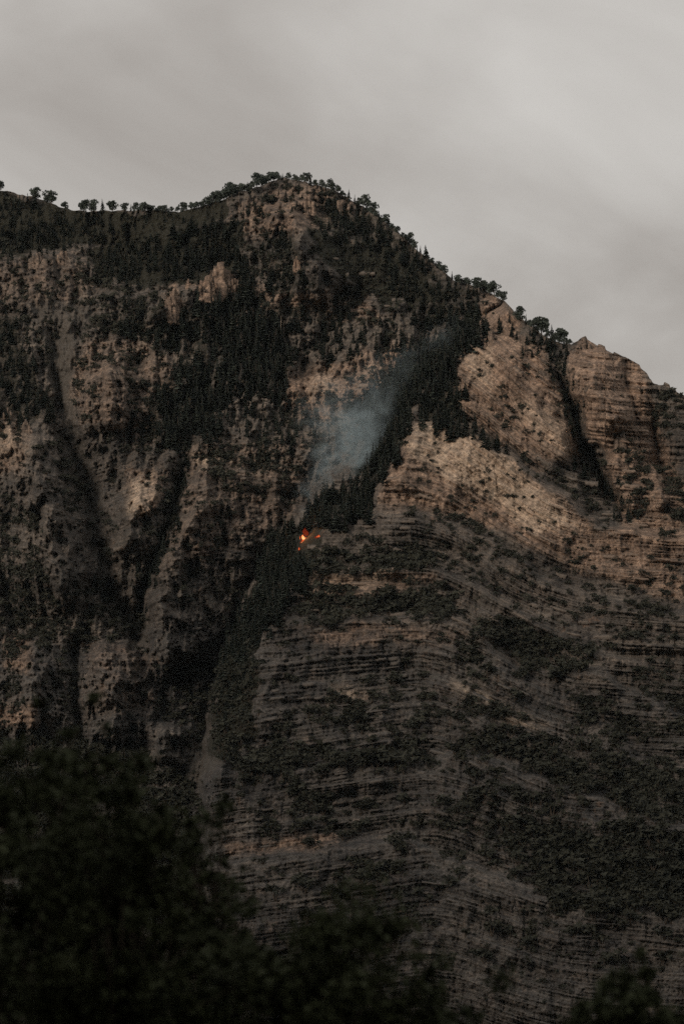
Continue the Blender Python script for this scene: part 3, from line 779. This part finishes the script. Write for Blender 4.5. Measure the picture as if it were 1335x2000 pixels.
def scatter(name, pats, which, loc, h, w, rz, mat):
    """many small plants nobody could tell apart, as one piece of ground cover"""
    Vs, Ts, o = [], [], 0
    for k, pt in enumerate(pats):
        sel = np.where(which == k)[0]
        if not len(sel): continue
        V, T = pt
        c, s = np.cos(rz[sel])[:, None], np.sin(rz[sel])[:, None]
        x = (V[:, 0] * c - V[:, 1] * s) * w[sel][:, None] + loc[sel, 0][:, None]
        y = (V[:, 0] * s + V[:, 1] * c) * w[sel][:, None] + loc[sel, 1][:, None]
        z = V[:, 2][None, :] * h[sel][:, None] + loc[sel, 2][:, None]
        Vs.append(np.stack([x, y, z], -1).reshape(-1, 3))
        Ts.append((T[None] + (np.arange(len(sel)) * len(V))[:, None, None] + o).reshape(-1, 3))
        o += len(sel) * len(V)
    return link(name, mesh_np(name, np.concatenate(Vs), np.concatenate(Ts), mat))

def cells(pts, sp, dens, seed, ledge=False):
    r = np.random.default_rng(seed)
    P = np.array(pts, float); x0, y0 = P.min(0) - 8; x1, y1 = P.max(0) + 8
    X, Yy = np.meshgrid(np.arange(x0, x1, sp), np.arange(y0, y1, sp * 0.8))
    X = (X + sp * 0.55 * r.uniform(-1, 1, X.shape)).ravel(); Yy = (Yy + sp * 0.5 * r.uniform(-1, 1, Yy.shape)).ravel()
    X += 10 * fbm(X / 55, Yy / 55, 3, seed=21) * 0
    m = poly_mask(X + 34 * fbm(X / 40, Yy / 40, 3, seed=23), Yy + 22 * fbm(X / 40, Yy / 40, 3, seed=43), pts, 14)
    clump = 0.5 + 0.9 * fbm(X / 45, Yy / 35, 3, seed=47)
    p = m * np.clip(dens * (0.30 + 1.5 * clump) + (0.22 if dens > 0.88 else 0.0), 0, 1)
    for q_, st_ in POLY['scree']: p = p * (1 - 0.95 * st_ * poly_mask(X, Yy, q_, 6))
    if ledge:
        sc_ = strata(X, Yy)[0] + 6 * fbm(X / 170, Yy / 130, 3, seed=61)
        p = p * np.clip(0.55 + 1.9 * fbm(X / 120, sc_ / 13.0, 3, seed=151), 0.05, 1.4)
    if dens < 0.95: p = p * np.clip(0.95 + (0.75 if ledge else 0.45) * hollow_at(X, Yy), 0.15 if ledge else 0.45, 1.6)
    k = r.random(X.shape) < p
    return X[k], Yy[k]

trees, shrubs = [], []          # (u, v_root, height in layout units, width factor, label)
for si, (kind, pts, dens, sp, hr, lab) in enumerate(STANDS):
    X, Yv = cells(pts, sp * (0.85 if kind == 's' else 1.0), dens, 100 + si, kind == 's')
    r = np.random.default_rng(200 + si)
    H = hr[0] + (hr[1] - hr[0]) * r.random(len(X)) ** 1.4
    pv0, pv1 = min(q[1] for q in pts), max(q[1] for q in pts)
    base_lab = lab
    for x, v, h in zip(X, Yv, H):
        if v < SKY(x) + 4: continue
        f_ = (v - pv0) / (pv1 - pv0)
        lab = base_lab + (', upslope part' if f_ < 0.34 else (', downslope part' if f_ > 0.67 else ', middle part'))
        if kind == 'c' and 577 < x < 612 and 1048 < v + 0.35 * h < 1060 + h: continue      # burnt clearing
        if kind == 'c': trees.append((x, v + 0.35 * h, h, lab))
        else: shrubs.append((x, v + 0.3 * h, h, lab))
# sprinkled brush over the whole face
gu_, gv_ = np.meshgrid(np.arange(-330, 1660, 8.5), np.arange(380, 2060, 7.5))
gu_ = (gu_ + 5 * rng.uniform(-1, 1, gu_.shape)).ravel(); gv_ = (gv_ + 4.5 * rng.uniform(-1, 1, gv_.shape)).ravel()
ss, wf_ = strata(gu_, gv_)
ss = ss + 6 * fbm(gu_ / 170, gv_ / 130, 3, seed=61)
line = fbm(gu_ / 200, ss / 12.0, 3, seed=111)
pt_ = fbm(gu_ / 60, gv_ / 45, 3, seed=113)
pr = -0.16 + 0.75 * sm(0.02, 0.42, line) * (0.35 + 0.65 * wf_) + 0.75 * sm(-0.02, 0.38, pt_) + 0.05 * (1 - wf_)
pr = np.clip(pr, 0, 1) * np.clip(0.75 + 0.9 * hollow_at(gu_, gv_), 0.12, 1.8)
bare = np.zeros(gu_.shape)
for pts, st in POLY['scree']: bare = np.maximum(bare, st * poly_mask(gu_, gv_, pts, 8))
for pts, st in POLY['pale']: bare = np.maximum(bare, 0.62 * st * poly_mask(gu_, gv_, pts, 10))
pr = np.clip(pr, 0.04, 0.85) * (1 - bare) * np.where(gv_ < 700, 1.0, 0.85) * np.where(wf_ > 0.5, 0.5, 0.9)
keep = (rng.random(gu_.shape) < pr) & (gv_ > SKY(gu_) + 8)
sz = 5 + 13 * rng.random(keep.sum()) ** 2.4 * np.clip(0.6 + 1.2 * pt_[keep], 0.3, 1.6)
for x, v, h in zip(gu_[keep], gv_[keep], sz):
    shrubs.append((x, v + 0.3 * h, h, 'small shrub sprinkled over the bare banded rock'))

def lay(lst):
    a = np.array([(q[0], q[1], q[2]) for q in lst])
    L = ground_at(a[:, 0], a[:, 1]); m = a[:, 2] * L[:, 1] / FPX
    return a, L, m

def plant(lst, pats, meshes, name, parts, cat, stuff_name, stuff_label, mats, wr, group_word):
    a, L, h = lay(lst)
    r = np.random.default_rng(len(lst))
    which = r.integers(0, len(pats), len(lst)); rz = r.random(len(lst)) * 6.28
    w = h * (wr[0] + (wr[1] - wr[0]) * r.random(len(lst)))
    inside = (a[:, 0] > 0) & (a[:, 0] < 1335) & (a[:, 1] < 2000)
    order = np.argsort(-(a[:, 2] * inside))
    top = order[:295]; rest = order[295:]
    for i in top:
        lab = lst[i][3]
        place(name, meshes[which[i]], parts, L[i], h[i], w[i], rz[i], lab, cat, group_word + ': ' + lab.split(' ', 1)[1])
    for pi, (pn, mt) in enumerate(zip(stuff_name, mats)):
        o = scatter(pn, [p[pi] for p in pats], which[rest], L[rest], h[rest], w[rest], rz[rest], mt)
        if pi == 1: tag(o, stuff_label, cat, kind='stuff'); crown = o
        else: trunk_o = o
    trunk_o.parent = crown
    print(name, len(lst))

plant(trees, CON, CON_ME, 'conifer_tree', ('trunk', 'crown'), 'tree', ('trunks', 'conifer_forest'),
      'dark conifer forest spread over the mountain slopes and gullies', (M_BARK, M_NEEDLE), (0.95, 1.55), 'conifers')
plant(shrubs, SHR, SHR_ME, 'shrub', ('stems', 'foliage'), 'shrub', ('brush_stems', 'mountain_brush'),
      'low dark brush dotting the banded rock of the mountain', (M_BARK, M_BRUSH), (1.0, 1.7), 'shrubs')

# trees standing against the sky: (layout u, height, kind)
SKYLINE = [(0, 26, 'r'), (70, 17, 'r'), (102, 23, 'r'), (130, 14, 'r'), (166, 18, 'r'), (183, 20, 'r'), (201, 20, 'c'), (220, 25, 'r'),
           (243, 21, 'r'), (256, 14, 'c'), (270, 18, 'r'), (284, 17, 'r'), (297, 14, 'r'), (310, 15, 'r'), (326, 15, 'r'),
           (345, 10, 'r'), (360, 16, 'r'), (384, 17, 'r'), (398, 16, 'r'), (413, 22, 'r'), (427, 22, 'r'), (446, 22, 'r'), (458, 18, 'r'),
           (470, 18, 'r'), (484, 16, 'c'), (500, 20, 'r'), (508, 16, 'r'), (524, 17, 'r'), (533, 15, 'r'), (552, 12, 'c'), (572, 13, 'r'),
           (588, 19, 'r'), (606, 17, 'c'), (628, 19, 'r'), (638, 14, 'r'), (660, 13, 'r'), (680, 16, 'c'), (692, 20, 'c'), (706, 21, 'r'),
           (716, 17, 'c'), (728, 18, 'r'), (740, 15, 'c'), (750, 18, 'r'), (768, 15, 'r'), (784, 12, 'r'), (800, 17, 'r'), (810, 13, 'r'),
           (820, 15, 'c'), (831, 17, 'c'), (843, 13, 'r'), (858, 12, 'r'), (870, 13, 'r'), (881, 11, 'c'),
           (893, 14, 'r'), (904, 13, 'r'), (916, 12, 'r'), (930, 16, 'r'), (942, 18, 'r'), (953, 18, 'r'), (964, 22, 'r'), (984, 20, 'r'),
           (1014, 17, 'r'), (1026, 15, 'c'), (1040, 14, 'r'), (1058, 26, 'r'), (1068, 15, 'r'), (1078, 20, 'c'), (1090, 22, 'r'), (1103, 15, 'r')]
SKYLINE += [(u, h, 'r') for u, h in ((277, 13), (290, 12), (303, 11), (318, 12), (334, 12), (353, 10), (372, 13), (391, 12), (405, 15), (420, 17), (436, 18), (452, 19), (464, 17), (477, 17), (492, 17), (516, 14), (541, 12), (560, 10), (580, 13), (597, 14), (615, 14), (648, 11), (670, 11), (699, 15), (722, 14), (734, 14), (759, 13), (776, 12), (792, 12), (836, 12), (864, 10), (898, 12), (910, 12), (936, 15), (948, 15), (959, 18), (972, 14), (1020, 14), (1034, 12), (1048, 13), (1084, 14), (1096, 15), (1110, 11))]
for k, (u, h, kd) in enumerate(SKYLINE):
    g = ground_at(np.array([u]), np.array([SKY(u) + 4.0]))[0]
    hm = h * g[1] / FPX * (0.75 + 0.6 * float(hash1(k * 13 + 5, 9)))
    if u < 40: where = 'at the left brow of the ridge'
    elif u < 150: where = 'standing apart on the bare curve of the ridge'
    elif u < 352: where = 'in the row along the low saddle of the ridge'
    elif u < 520: where = 'on the rising ridge left of the peak'
    elif u < 640: where = 'on the very top of the peak'
    elif u < 890: where = 'on the skyline descending right of the peak'
    elif u < 1000: where = 'crowning the rock knob on the ridge'
    else: where = 'in the skyline notch before the square tower'
    if kd == 'r':
        place('ridge_tree', RND_ME[k % 4], ('trunk', 'crown'), g, hm * 1.28, hm * (1.25 + 0.4 * ((k * 7) % 5) / 5), k * 1.7,
              'rounded dark tree ' + where, 'tree', 'rounded trees ' + where)
    else:
        place('ridge_conifer', CON_ME[k % 5], ('trunk', 'crown'), g, hm * 1.35, hm * 1.6, k * 1.7,
              'pointed conifer ' + where, 'tree', 'pointed conifers ' + where)
# bleached dead trunks in the stand below the banded cliff
for k, (u, v, h) in enumerate(((548, 652, 44), (553, 655, 38), (531, 672, 30), (328, 800, 24))):
    g = ground_at(np.array([u]), np.array([v + 6.0]))[0]; hm = h * g[1] / FPX
    e = link('dead_tree', None, None, g); e.scale = (hm, hm, hm); e.rotation_euler = (0, 0, k * 2.0)
    tag(e, ('bleached dead trunk among the conifers under the banded ledge' if k < 3 else 'short bleached dead trunk at the edge of the dense stand'), 'dead tree',
        'dead trunks on the mountainside')
    link('trunk', SNG_ME[k % 2], e)

# ------------------------------------------------------------------ rock pinnacles, parts of the mountain
def pinnacle(u, v, w, h, seed, warm):
    g = ground_at(np.array([u]), np.array([v]))[0]
    k = g[1] / FPX; w *= k; h *= k
    r = np.random.default_rng(seed)
    parts = []
    ncol = 11
    for q in range(ncol):
        f = r.uniform(-1, 1); cx, cy = f * 0.46 * w, r.uniform(-0.3, 0.3) * w
        hh = h * (1 - 0.72 * abs(f) ** 1.2) * r.uniform(0.7, 1.0)
        cw = w * r.uniform(0.12, 0.24)
        n, lv = 7, 7
        an = np.sort(r.random(n) * 0.6 + np.arange(n)) * 2 * math.pi / n
        rr = cw * r.uniform(0.7, 1.25, n)
        V = []
        for z in range(lv):
            t_ = z / (lv - 1)
            sc = (1.25 - 0.7 * t_ ** 1.6) * r.uniform(0.85, 1.15)
            ox, oy = r.normal(size=2) * 0.04 * w
            zz = -0.7 * h + (hh + 0.7 * h) * (t_ + 0.05 * r.normal() * (0 < z < lv - 1))
            V.append(np.stack([cx + ox + rr * sc * np.cos(an), cy + oy + rr * sc * np.sin(an), zz + 0.05 * h * r.normal(size=n)], -1))
        V = np.concatenate(V + [V[-1].mean(0, keepdims=True) + np.array([[0, 0, 0.04 * h]])])
        T = []
        for z in range(lv - 1):
            for c in range(n):
                a0, a1 = z * n + c, z * n + (c + 1) % n
                T += [(a0, a1, a1 + n), (a0, a1 + n, a0 + n)]
        for c in range(n): T.append(((lv - 1) * n + c, (lv - 1) * n + (c + 1) % n, lv * n))
        parts.append((V, np.array(T)))
    V, T = join(parts)
    m = mesh_np('pinnacle', V, T, M_ROCK)
    for nm, val in (('warm', warm + 0 * V[:, 2]), ('strata', -V[:, 2] / k + v), ('pale', 0 * V[:, 2])):
        a = m.attributes.new(nm, 'FLOAT', 'POINT'); a.data.foreach_set('value', val.astype(np.float32))
    return link('pinnacle', m, mountain, g)

for k, a in enumerate(((74, 512, 30, 22, .5), (124, 512, 30, 28, .6), (430, 560, 54, 50, .75), (404, 570, 34, 34, .8), (456, 562, 26, 26, .8), (340, 602, 30, 44, .7),
                       (326, 606, 18, 24, .7), (580, 528, 17, 32, .95), (602, 402, 20, 30, .7), (670, 410, 34, 26, .6), (1142, 680, 22, 24, .6), (955, 668, 26, 26, .6),
                       (52, 845, 22, 30, .5), (1210, 870, 28, 40, .5), (368, 560, 10, 16, .8), (15, 815, 20, 20, .6))):
    pinnacle(*a[:4], 300 + k, a[4] - 0.2)

# ledges of harder rock that stand out of the face, parts of the mountain
def slab_mesh(seed, warm, pale, s0):
    r = np.random.default_rng(seed)
    nx = 15
    X = np.linspace(-0.5, 0.5, nx) + 0.02 * r.normal(size=nx)
    step = np.repeat(r.uniform(0.55, 1.0, 6), 3)[:nx]
    prof = step * np.clip(6 * (0.5 - np.abs(X)), 0.12, 1)
    top = 0.5 + 0.12 * r.normal(size=nx); bot = -0.5 + 0.16 * r.normal(size=nx)
    V = []
    for x, p, t_, b_ in zip(X, prof, top, bot):
        V += [(x, 0.9, t_ + .5), (x, -0.7 * p, t_), (x, -1.0 * p, 0.1), (x, -0.75 * p, b_), (x, 0.9, b_ - 0.2)]
    F = []
    for c in range(nx - 1):
        for q in range(4):
            a0 = c * 5 + q
            F.append((a0, a0 + 1, a0 + 6, a0 + 5))
    F += [(0, 1, 2, 3), ((nx - 1) * 5 + 3, (nx - 1) * 5 + 2, (nx - 1) * 5 + 1, (nx - 1) * 5)]
    m = mesh_np('ledge', np.array(V), np.array(F), M_ROCK)
    V = np.array(V)
    for nm, val in (('warm', warm + 0 * V[:, 2]), ('strata', s0 + r.random() * 200 - V[:, 2] * 9), ('pale', pale + 0 * V[:, 2])):
        at_ = m.attributes.new(nm, 'FLOAT', 'POINT'); at_.data.foreach_set('value', val.astype(np.float32))
    return m
SLABS = [[slab_mesh(500 + 10 * k + q, w_, p_, s_) for q in range(5)] for k, (w_, p_, s_) in enumerate(((0.05, 0.0, 900), (0.3, 0.0, 900), (0.5, 0.3, 700), (0.0, 0.0, 1300)))]
r_ = np.random.default_rng(77)
made = 0
while made < 290:
    u, v = r_.uniform(10, 1325), r_.uniform(400, 1780)
    if v < SKY(u) + 40: continue
    uv = (np.array([u]), np.array([v]))
    if u < GU(v) + 10 and not ((400 < u < 560 and 900 < v < 1100) or (480 < u < 720 and 400 < v < 640) or r_.random() < 0.25): continue
    j = min(np.searchsorted(us, u), cols - 1); i = int(np.clip((v - sk[j]) / (2045 - sk[j]) * (NR - 1), 0, NR - 1))
    if A['scree'][i, j] > .2 or STAND_MASK[i, j] > .5 or (v > 1440 and u < 440): continue
    s0 = strata(*uv)[0][0]; s1 = strata(np.array([u + 20.0]), uv[1])[0][0]
    dip = -(s1 - s0) / 20.0
    ang = math.atan(np.clip(-dip, -1.2, 1.2))
    if GU(v) - 20 < u < GU(v) + 60 or u < 60: continue
    Lp = r_.uniform(16, 46) * (0.6 if u < GU(v) else 1.0); Hp = r_.uniform(4, 9)
    g = P3[i, j]; k = g[1] / FPX
    wv_ = A['warm'][i, j]; pv_ = A['pale'][i, j]
    o = link('ledge', SLABS[2 if (pv_ > .3 and v < 1040) else (3 if S[i, j] > 1200 else (1 if wv_ > .25 else 0))][r_.integers(5)], mountain, g)
    o.scale = (Lp * k, r_.uniform(1.8, 4.0), Hp * k * 0.8)
    o.rotation_euler = (0, math.atan(s1 - s0 and -(s1 - s0) / 20.0), r_.normal() * 0.12)
    made += 1

# ------------------------------------------------------------------ the fire
def emit_mat(name, c0, c1, st):
    m = bpy.data.materials.new(name); m.use_nodes = True
    nt = m.node_tree; nt.nodes.clear()
    out = nt.nodes.new('ShaderNodeOutputMaterial'); e = nt.nodes.new('ShaderNodeEmission')
    tc = nt.nodes.new('ShaderNodeTexCoord'); sx = nt.nodes.new('ShaderNodeSeparateXYZ')
    nt.links.new(tc.outputs['Generated'], sx.inputs[0])
    nt.links.new(mixc(nt, ramp(nt, sx.outputs['Z'], 0.1, 0.9), c0, c1), e.inputs['Color'])
    e.inputs['Strength'].default_value = st
    nt.links.new(e.outputs[0], out.inputs['Surface'])
    return m
M_HOT = emit_mat('white_hot_flame', (1.0, 0.42, 0.16), (1.0, 0.25, 0.07), 1.1)
M_FLAME = emit_mat('orange_flame', (1.0, 0.17, 0.045), (0.8, 0.08, 0.02), 0.6)
M_EMBER = emit_mat('glowing_embers', (0.8, 0.10, 0.03), (0.5, 0.05, 0.015), 0.14)

def flame_mesh(seed, mat):
    r = np.random.default_rng(seed)
    nu, nv = 10, 12
    th = np.arange(nu) * 2 * math.pi / nu; zz = np.linspace(0, 1, nv)
    TH, Z = np.meshgrid(th, zz)
    rad = 0.42 * np.sin(np.pi * np.clip(Z * 0.86 + 0.14, 0, 1)) ** 0.9 * (1 - 0.55 * Z) * (1 + 0.25 * np.sin(TH * 3 + 5 * Z + seed))
    V = np.stack([rad * np.cos(TH) + 0.16 * np.sin(4 * Z + seed) * Z, rad * np.sin(TH), Z], -1)
    i_ = np.arange(nu * nv).reshape(nv, nu); n_ = np.roll(i_, -1, 1)
    F = np.stack([i_[:-1], n_[:-1], n_[1:], i_[1:]], -1).reshape(-1, 4)
    return mesh_np('flame', V.reshape(-1, 3), F, mat, True)

def fire(label, tongues, embers, glow):
    u0, v0 = tongues[0][:2]
    g0 = ground_at(np.array([u0]), np.array([float(v0)]))[0]
    e = link('fire', None, None, g0); tag(e, label, 'fire')
    for k, (u, v, w, h, mt) in enumerate(tongues):
        p = at(u, v, g0[1] - 5.0); kk = g0[1] / FPX
        o = link('flame', flame_mesh(int(u) + k, mt), e, p - g0)
        o.scale = (w * kk, w * kk, h * kk)
    for k, (u, v, w, h) in enumerate(embers):
        p = at(u, v, g0[1] - 3.0); kk = g0[1] / FPX
        o = link('ember', flame_mesh(u + 50 + k, M_EMBER), e, p - g0)
        o.scale = (w * kk, w * kk, h * kk)
    ld = bpy.data.lights.new('fire_glow', 'POINT'); ld.energy = glow; ld.color = (1.0, 0.35, 0.1); ld.shadow_soft_size = 2.0
    link('fire_glow', ld, e, (1.0, -9.0, 4.0))
    return e

fire('bright orange flames licking up the burning grove in the gully',
     [(592, 1054, 9, 10, M_HOT)] + [(592 + 7 * math.sin(k * 2.4) + 0.42 * k, 1050 + 1.7 * k, 3.2 + 1.6 * math.sin(k * 5.1), 5.5 + 2.5 * math.sin(k * 3.7), M_HOT if k % 4 == 3 else M_FLAME) for k in range(14)],
     [(590, 1062, 14, 12), (606, 1054, 12, 14), (597, 1046, 16, 16), (612, 1050, 12, 9), (588, 1072, 14, 8)], 4000)
fire('small lone flame on the ledge right of the main fire', [(622, 1049, 5, 5, M_FLAME), (619, 1049, 3, 3, M_FLAME)], [(617, 1051, 10, 4)], 120)
fire('tiny flame at the lower left tip of the fire', [(584, 1074, 6, 5, M_FLAME)], [(587, 1076, 10, 4)], 60)

# ------------------------------------------------------------------ smoke: one drifting plume behind the burning grove
SM_Y = 3500.0
p_lo, p_hi = at(560, 1040, SM_Y), at(930, 590, SM_Y)
c_ = 0.5 * (p_lo + p_hi); half = 0.5 * np.abs(p_hi - p_lo); half[1] = 125.0
bx = np.array([[x, y, z] for x in (-1, 1) for y in (-1, 1) for z in (-1, 1)], float) * half
F = np.array([(0, 1, 3, 2), (4, 6, 7, 5), (0, 4, 5, 1), (2, 3, 7, 6), (0, 2, 6, 4), (1, 5, 7, 3)])
m = bpy.data.materials.new('drifting_smoke'); m.use_nodes = True
nt = m.node_tree; nt.nodes.clear()
out = nt.nodes.new('ShaderNodeOutputMaterial'); pv = nt.nodes.new('ShaderNodeVolumePrincipled')
pv.inputs['Color'].default_value = (0.60, 0.735, 0.80, 1); pv.inputs['Anisotropy'].default_value = 0.1
tc = nt.nodes.new('ShaderNodeTexCoord'); P = tc.outputs['Object']
nz = nt.nodes.new('ShaderNodeTexNoise'); nz.inputs['Scale'].default_value = 0.03; nz.inputs['Detail'].default_value = 3.0
nt.links.new(P, nz.inputs['Vector'])
off = N(nt, 'ShaderNodeVectorMath', operation='MULTIPLY_ADD')
off.inputs[1].default_value = (26, 26, 16); nt.links.new(nz.outputs['Color'], off.inputs[0]); 
sub = N(nt, 'ShaderNodeVectorMath', operation='ADD'); sub.inputs[1].default_value = (-13, -13, -8)
nt.links.new(P, off.inputs[2]); nt.links.new(off.outputs[0], sub.inputs[0])
sx = nt.nodes.new('ShaderNodeSeparateXYZ'); nt.links.new(sub.outputs[0], sx.inputs[0])
hz = N(nt, 'ShaderNodeMapRange'); hz.inputs['From Min'].default_value = -half[2]; hz.inputs['From Max'].default_value = half[2]
nt.links.new(sx.outputs['Z'], hz.inputs['Value'])
def curve(pts):
    """(layout v, value) -> float curve over plume height"""
    c = nt.nodes.new('ShaderNodeFloatCurve'); cm = c.mapping; cv = cm.curves[0]
    P_ = sorted(((1040 - v) / 450.0, val) for v, val in pts)
    while len(cv.points) < len(P_): cv.points.new(0.5, 0.5)
    for p, (a, b) in zip(cv.points, P_): p.location = (a, b); p.handle_type = 'AUTO'
    cm.use_clip = False; cm.update()
    nt.links.new(hz.outputs[0], c.inputs['Value'])
    return c.outputs[0]
AX = lambda pts: curve([(v, (u - 560) / 370) for v, u in pts])
ax = AX([(1040, 592), (1010, 590), (975, 598), (930, 660), (890, 685), (830, 690), (760, 702), (690, 775), (640, 850), (590, 890)])
rd = curve([(1040, 0.06), (1010, 0.09), (975, 0.14), (930, 0.34), (890, 0.48), (830, 0.62), (760, 0.66), (690, 0.52), (640, 0.38), (590, 0.28)])
dn = curve([(1040, 0.0), (1020, 0.7), (985, 0.95), (950, 0.66), (925, 0.74), (890, 0.66), (850, 0.42), (800, 0.24), (760, 0.13), (700, 0.05), (645, 0.07), (615, 0.03), (590, 0.0)])
def mth(op, a, b=None, c=None):
    n = nt.nodes.new('ShaderNodeMath'); n.operation = op
    for k, q in enumerate((a, b, c)):
        if q is None: continue
        if isinstance(q, (int, float)): n.inputs[k].default_value = q
        else: nt.links.new(q, n.inputs[k])
    return n.outputs[0]
axm = mth('MULTIPLY_ADD', ax, 2 * half[0], -half[0])
dx = mth('SUBTRACT', sx.outputs['X'], axm)
ys = mth('SUBTRACT', sx.outputs['Y'], mth('MULTIPLY_ADD', hz.outputs[0], 110.0, -50.0))
dist = mth('SQRT', mth('ADD', mth('MULTIPLY', dx, dx), mth('MULTIPLY', mth('MULTIPLY', ys, ys), 4.0)))
q = mth('DIVIDE', dist, mth('MULTIPLY', rd, 100.0))
fall = ramp(nt, q, 0.0, 1.15, 1.0, 0.0); fall = mth('MULTIPLY', fall, fall)
n2 = noise_tex(nt, sub.outputs[0], 0.034, 6.0, 0.66)
dens = mth('MULTIPLY', mth('MULTIPLY', fall, dn), ramp(nt, n2, 0.36, 0.68, 0.0, 2.3))
nt.links.new(mth('MULTIPLY', mth('MULTIPLY', dens, ramp(nt, noise_tex(nt, sub.outputs[0], 0.10, 5.0, 0.6), 0.35, 0.65, 0.35, 1.6)), 0.082), pv.inputs['Density'])
nt.links.new(pv.outputs[0], out.inputs['Volume'])
sm_me = mesh_np('smoke', bx, F, m)
tag(link('smoke', sm_me, None, c_), 'thin blue grey smoke drifting up behind the burning grove', 'smoke', kind='stuff')

# ------------------------------------------------------------------ leafy trees near the camera, out of focus
def leafy_tree(u, top, wpx, bottom, Yd, seed, n, label):
    r = np.random.default_rng(seed)
    k = Yd / FPX
    c = at(u, 0.5 * (top + bottom), Yd)
    root = np.array([c[0] + 0.1, Yd, 0.0])
    H = at(u, top, Yd)[2]; rx = 0.5 * wpx * k; rz = 0.5 * (bottom - top) * k
    e = link('leafy_tree', None, None, root); tag(e, label, 'tree')
    parts = []; cen = []
    fork = np.array([c[0] + 0.05, Yd, max(0.9, c[2] - rz * 0.95)]) - root
    parts.append(tube((0, 0, -0.15), fork, 0.12, 0.085, 8))
    for q in range(34):
        a = r.random() * 6.283; el = r.uniform(-0.8, 1.0)
        cr = math.sqrt(max(0.05, 1 - el * el)) * r.uniform(0.7, 1.25)
        d = 0.45 + 0.55 * r.random()
        tip = (c - root) + np.array([rx * cr * math.cos(a) * d, rx * cr * math.sin(a) * d, rz * el * d])
        mid = 0.5 * (fork + tip) + r.normal(size=3) * 0.08 * rx + np.array([0, 0, 0.1 * rz])
        parts.append(tube(fork, mid, 0.045, 0.028, 5)); parts.append(tube(mid, tip, 0.028, 0.009, 5))
        cen.append((*tip, rx * (0.11 + 0.12 * r.random())))
        cen.append((*mid, rx * (0.20 + 0.12 * r.random())))
        for z in range(5):
            tw = tip + r.normal(size=3) * np.array([rx, rx, rz * 0.6]) * 0.26 + np.array([0, 0, 0.06 * rz])
            parts.append(tube(tip, tw, 0.009, 0.003, 3)); cen.append((*tw, rx * (0.05 + 0.10 * r.random())))
    V, T = join(parts)
    link('trunk', mesh_np('trunk', V, T, M_BARK), e)
    V, T = leafy(cen, n, 0.05, r, 0.85, True)
    link('crown', mesh_np('crown', V, T, M_LEAF), e)
    return e

leafy_tree(-20, 1480, 300, 2250, 45, 401, 13600, 'wide dark leafy tree before the corner tower of the cliffs')
leafy_tree(125, 1425, 210, 2150, 48, 408, 9500, 'tall thin leafy tree rising highest before the square cliff towers')
leafy_tree(230, 1520, 330, 2250, 43, 402, 17600, 'dark leafy tree standing before the foot of the scree chute')
leafy_tree(400, 1570, 150, 1950, 52, 403, 3200, 'slender leafy tree with thin sprays before the lower banded rock')
leafy_tree(640, 1760, 380, 2300, 44, 404, 17600, 'broad dark leafy tree below the long banded ledges')
leafy_tree(440, 1820, 300, 2400, 47, 405, 12800, 'low dark leafy tree filling the gap between taller leafy trees')
leafy_tree(1230, 1860, 250, 2300, 46, 406, 14000, 'isolated dark leafy tree below the brushy thicket')
leafy_tree(860, 1940, 230, 2400, 49, 407, 9000, 'small leafy tree with only its top branches showing')

# ------------------------------------------------------------------ the air between camera and mountain
HZ = np.array([[x, y, z] for x in (-9500, 9500) for y in (-9500, 9500) for z in (-60, 2250)], float)
F = np.array([(0, 1, 3, 2), (4, 6, 7, 5), (0, 4, 5, 1), (2, 3, 7, 6), (0, 2, 6, 4), (1, 5, 7, 3)])
m = bpy.data.materials.new('thin_haze'); m.use_nodes = True
nt = m.node_tree; nt.nodes.clear()
out = nt.nodes.new('ShaderNodeOutputMaterial'); pv = nt.nodes.new('ShaderNodeVolumePrincipled')
pv.inputs['Color'].default_value = (0.72, 0.84, 0.90, 1); pv.inputs['Density'].default_value = 0.45e-5
nt.links.new(pv.outputs[0], out.inputs['Volume'])
tag(link('haze', mesh_np('haze', HZ, F, m)), 'thin bluish air between the valley and the mountain', 'haze', kind='stuff')

leafy_tree(-330, 1560, 340, 2300, 46, 409, 12000, 'dark leafy tree outside the left end of the leafy row')
leafy_tree(1560, 1720, 320, 2300, 47, 410, 12000, 'dark leafy tree outside the right end of the leafy row')
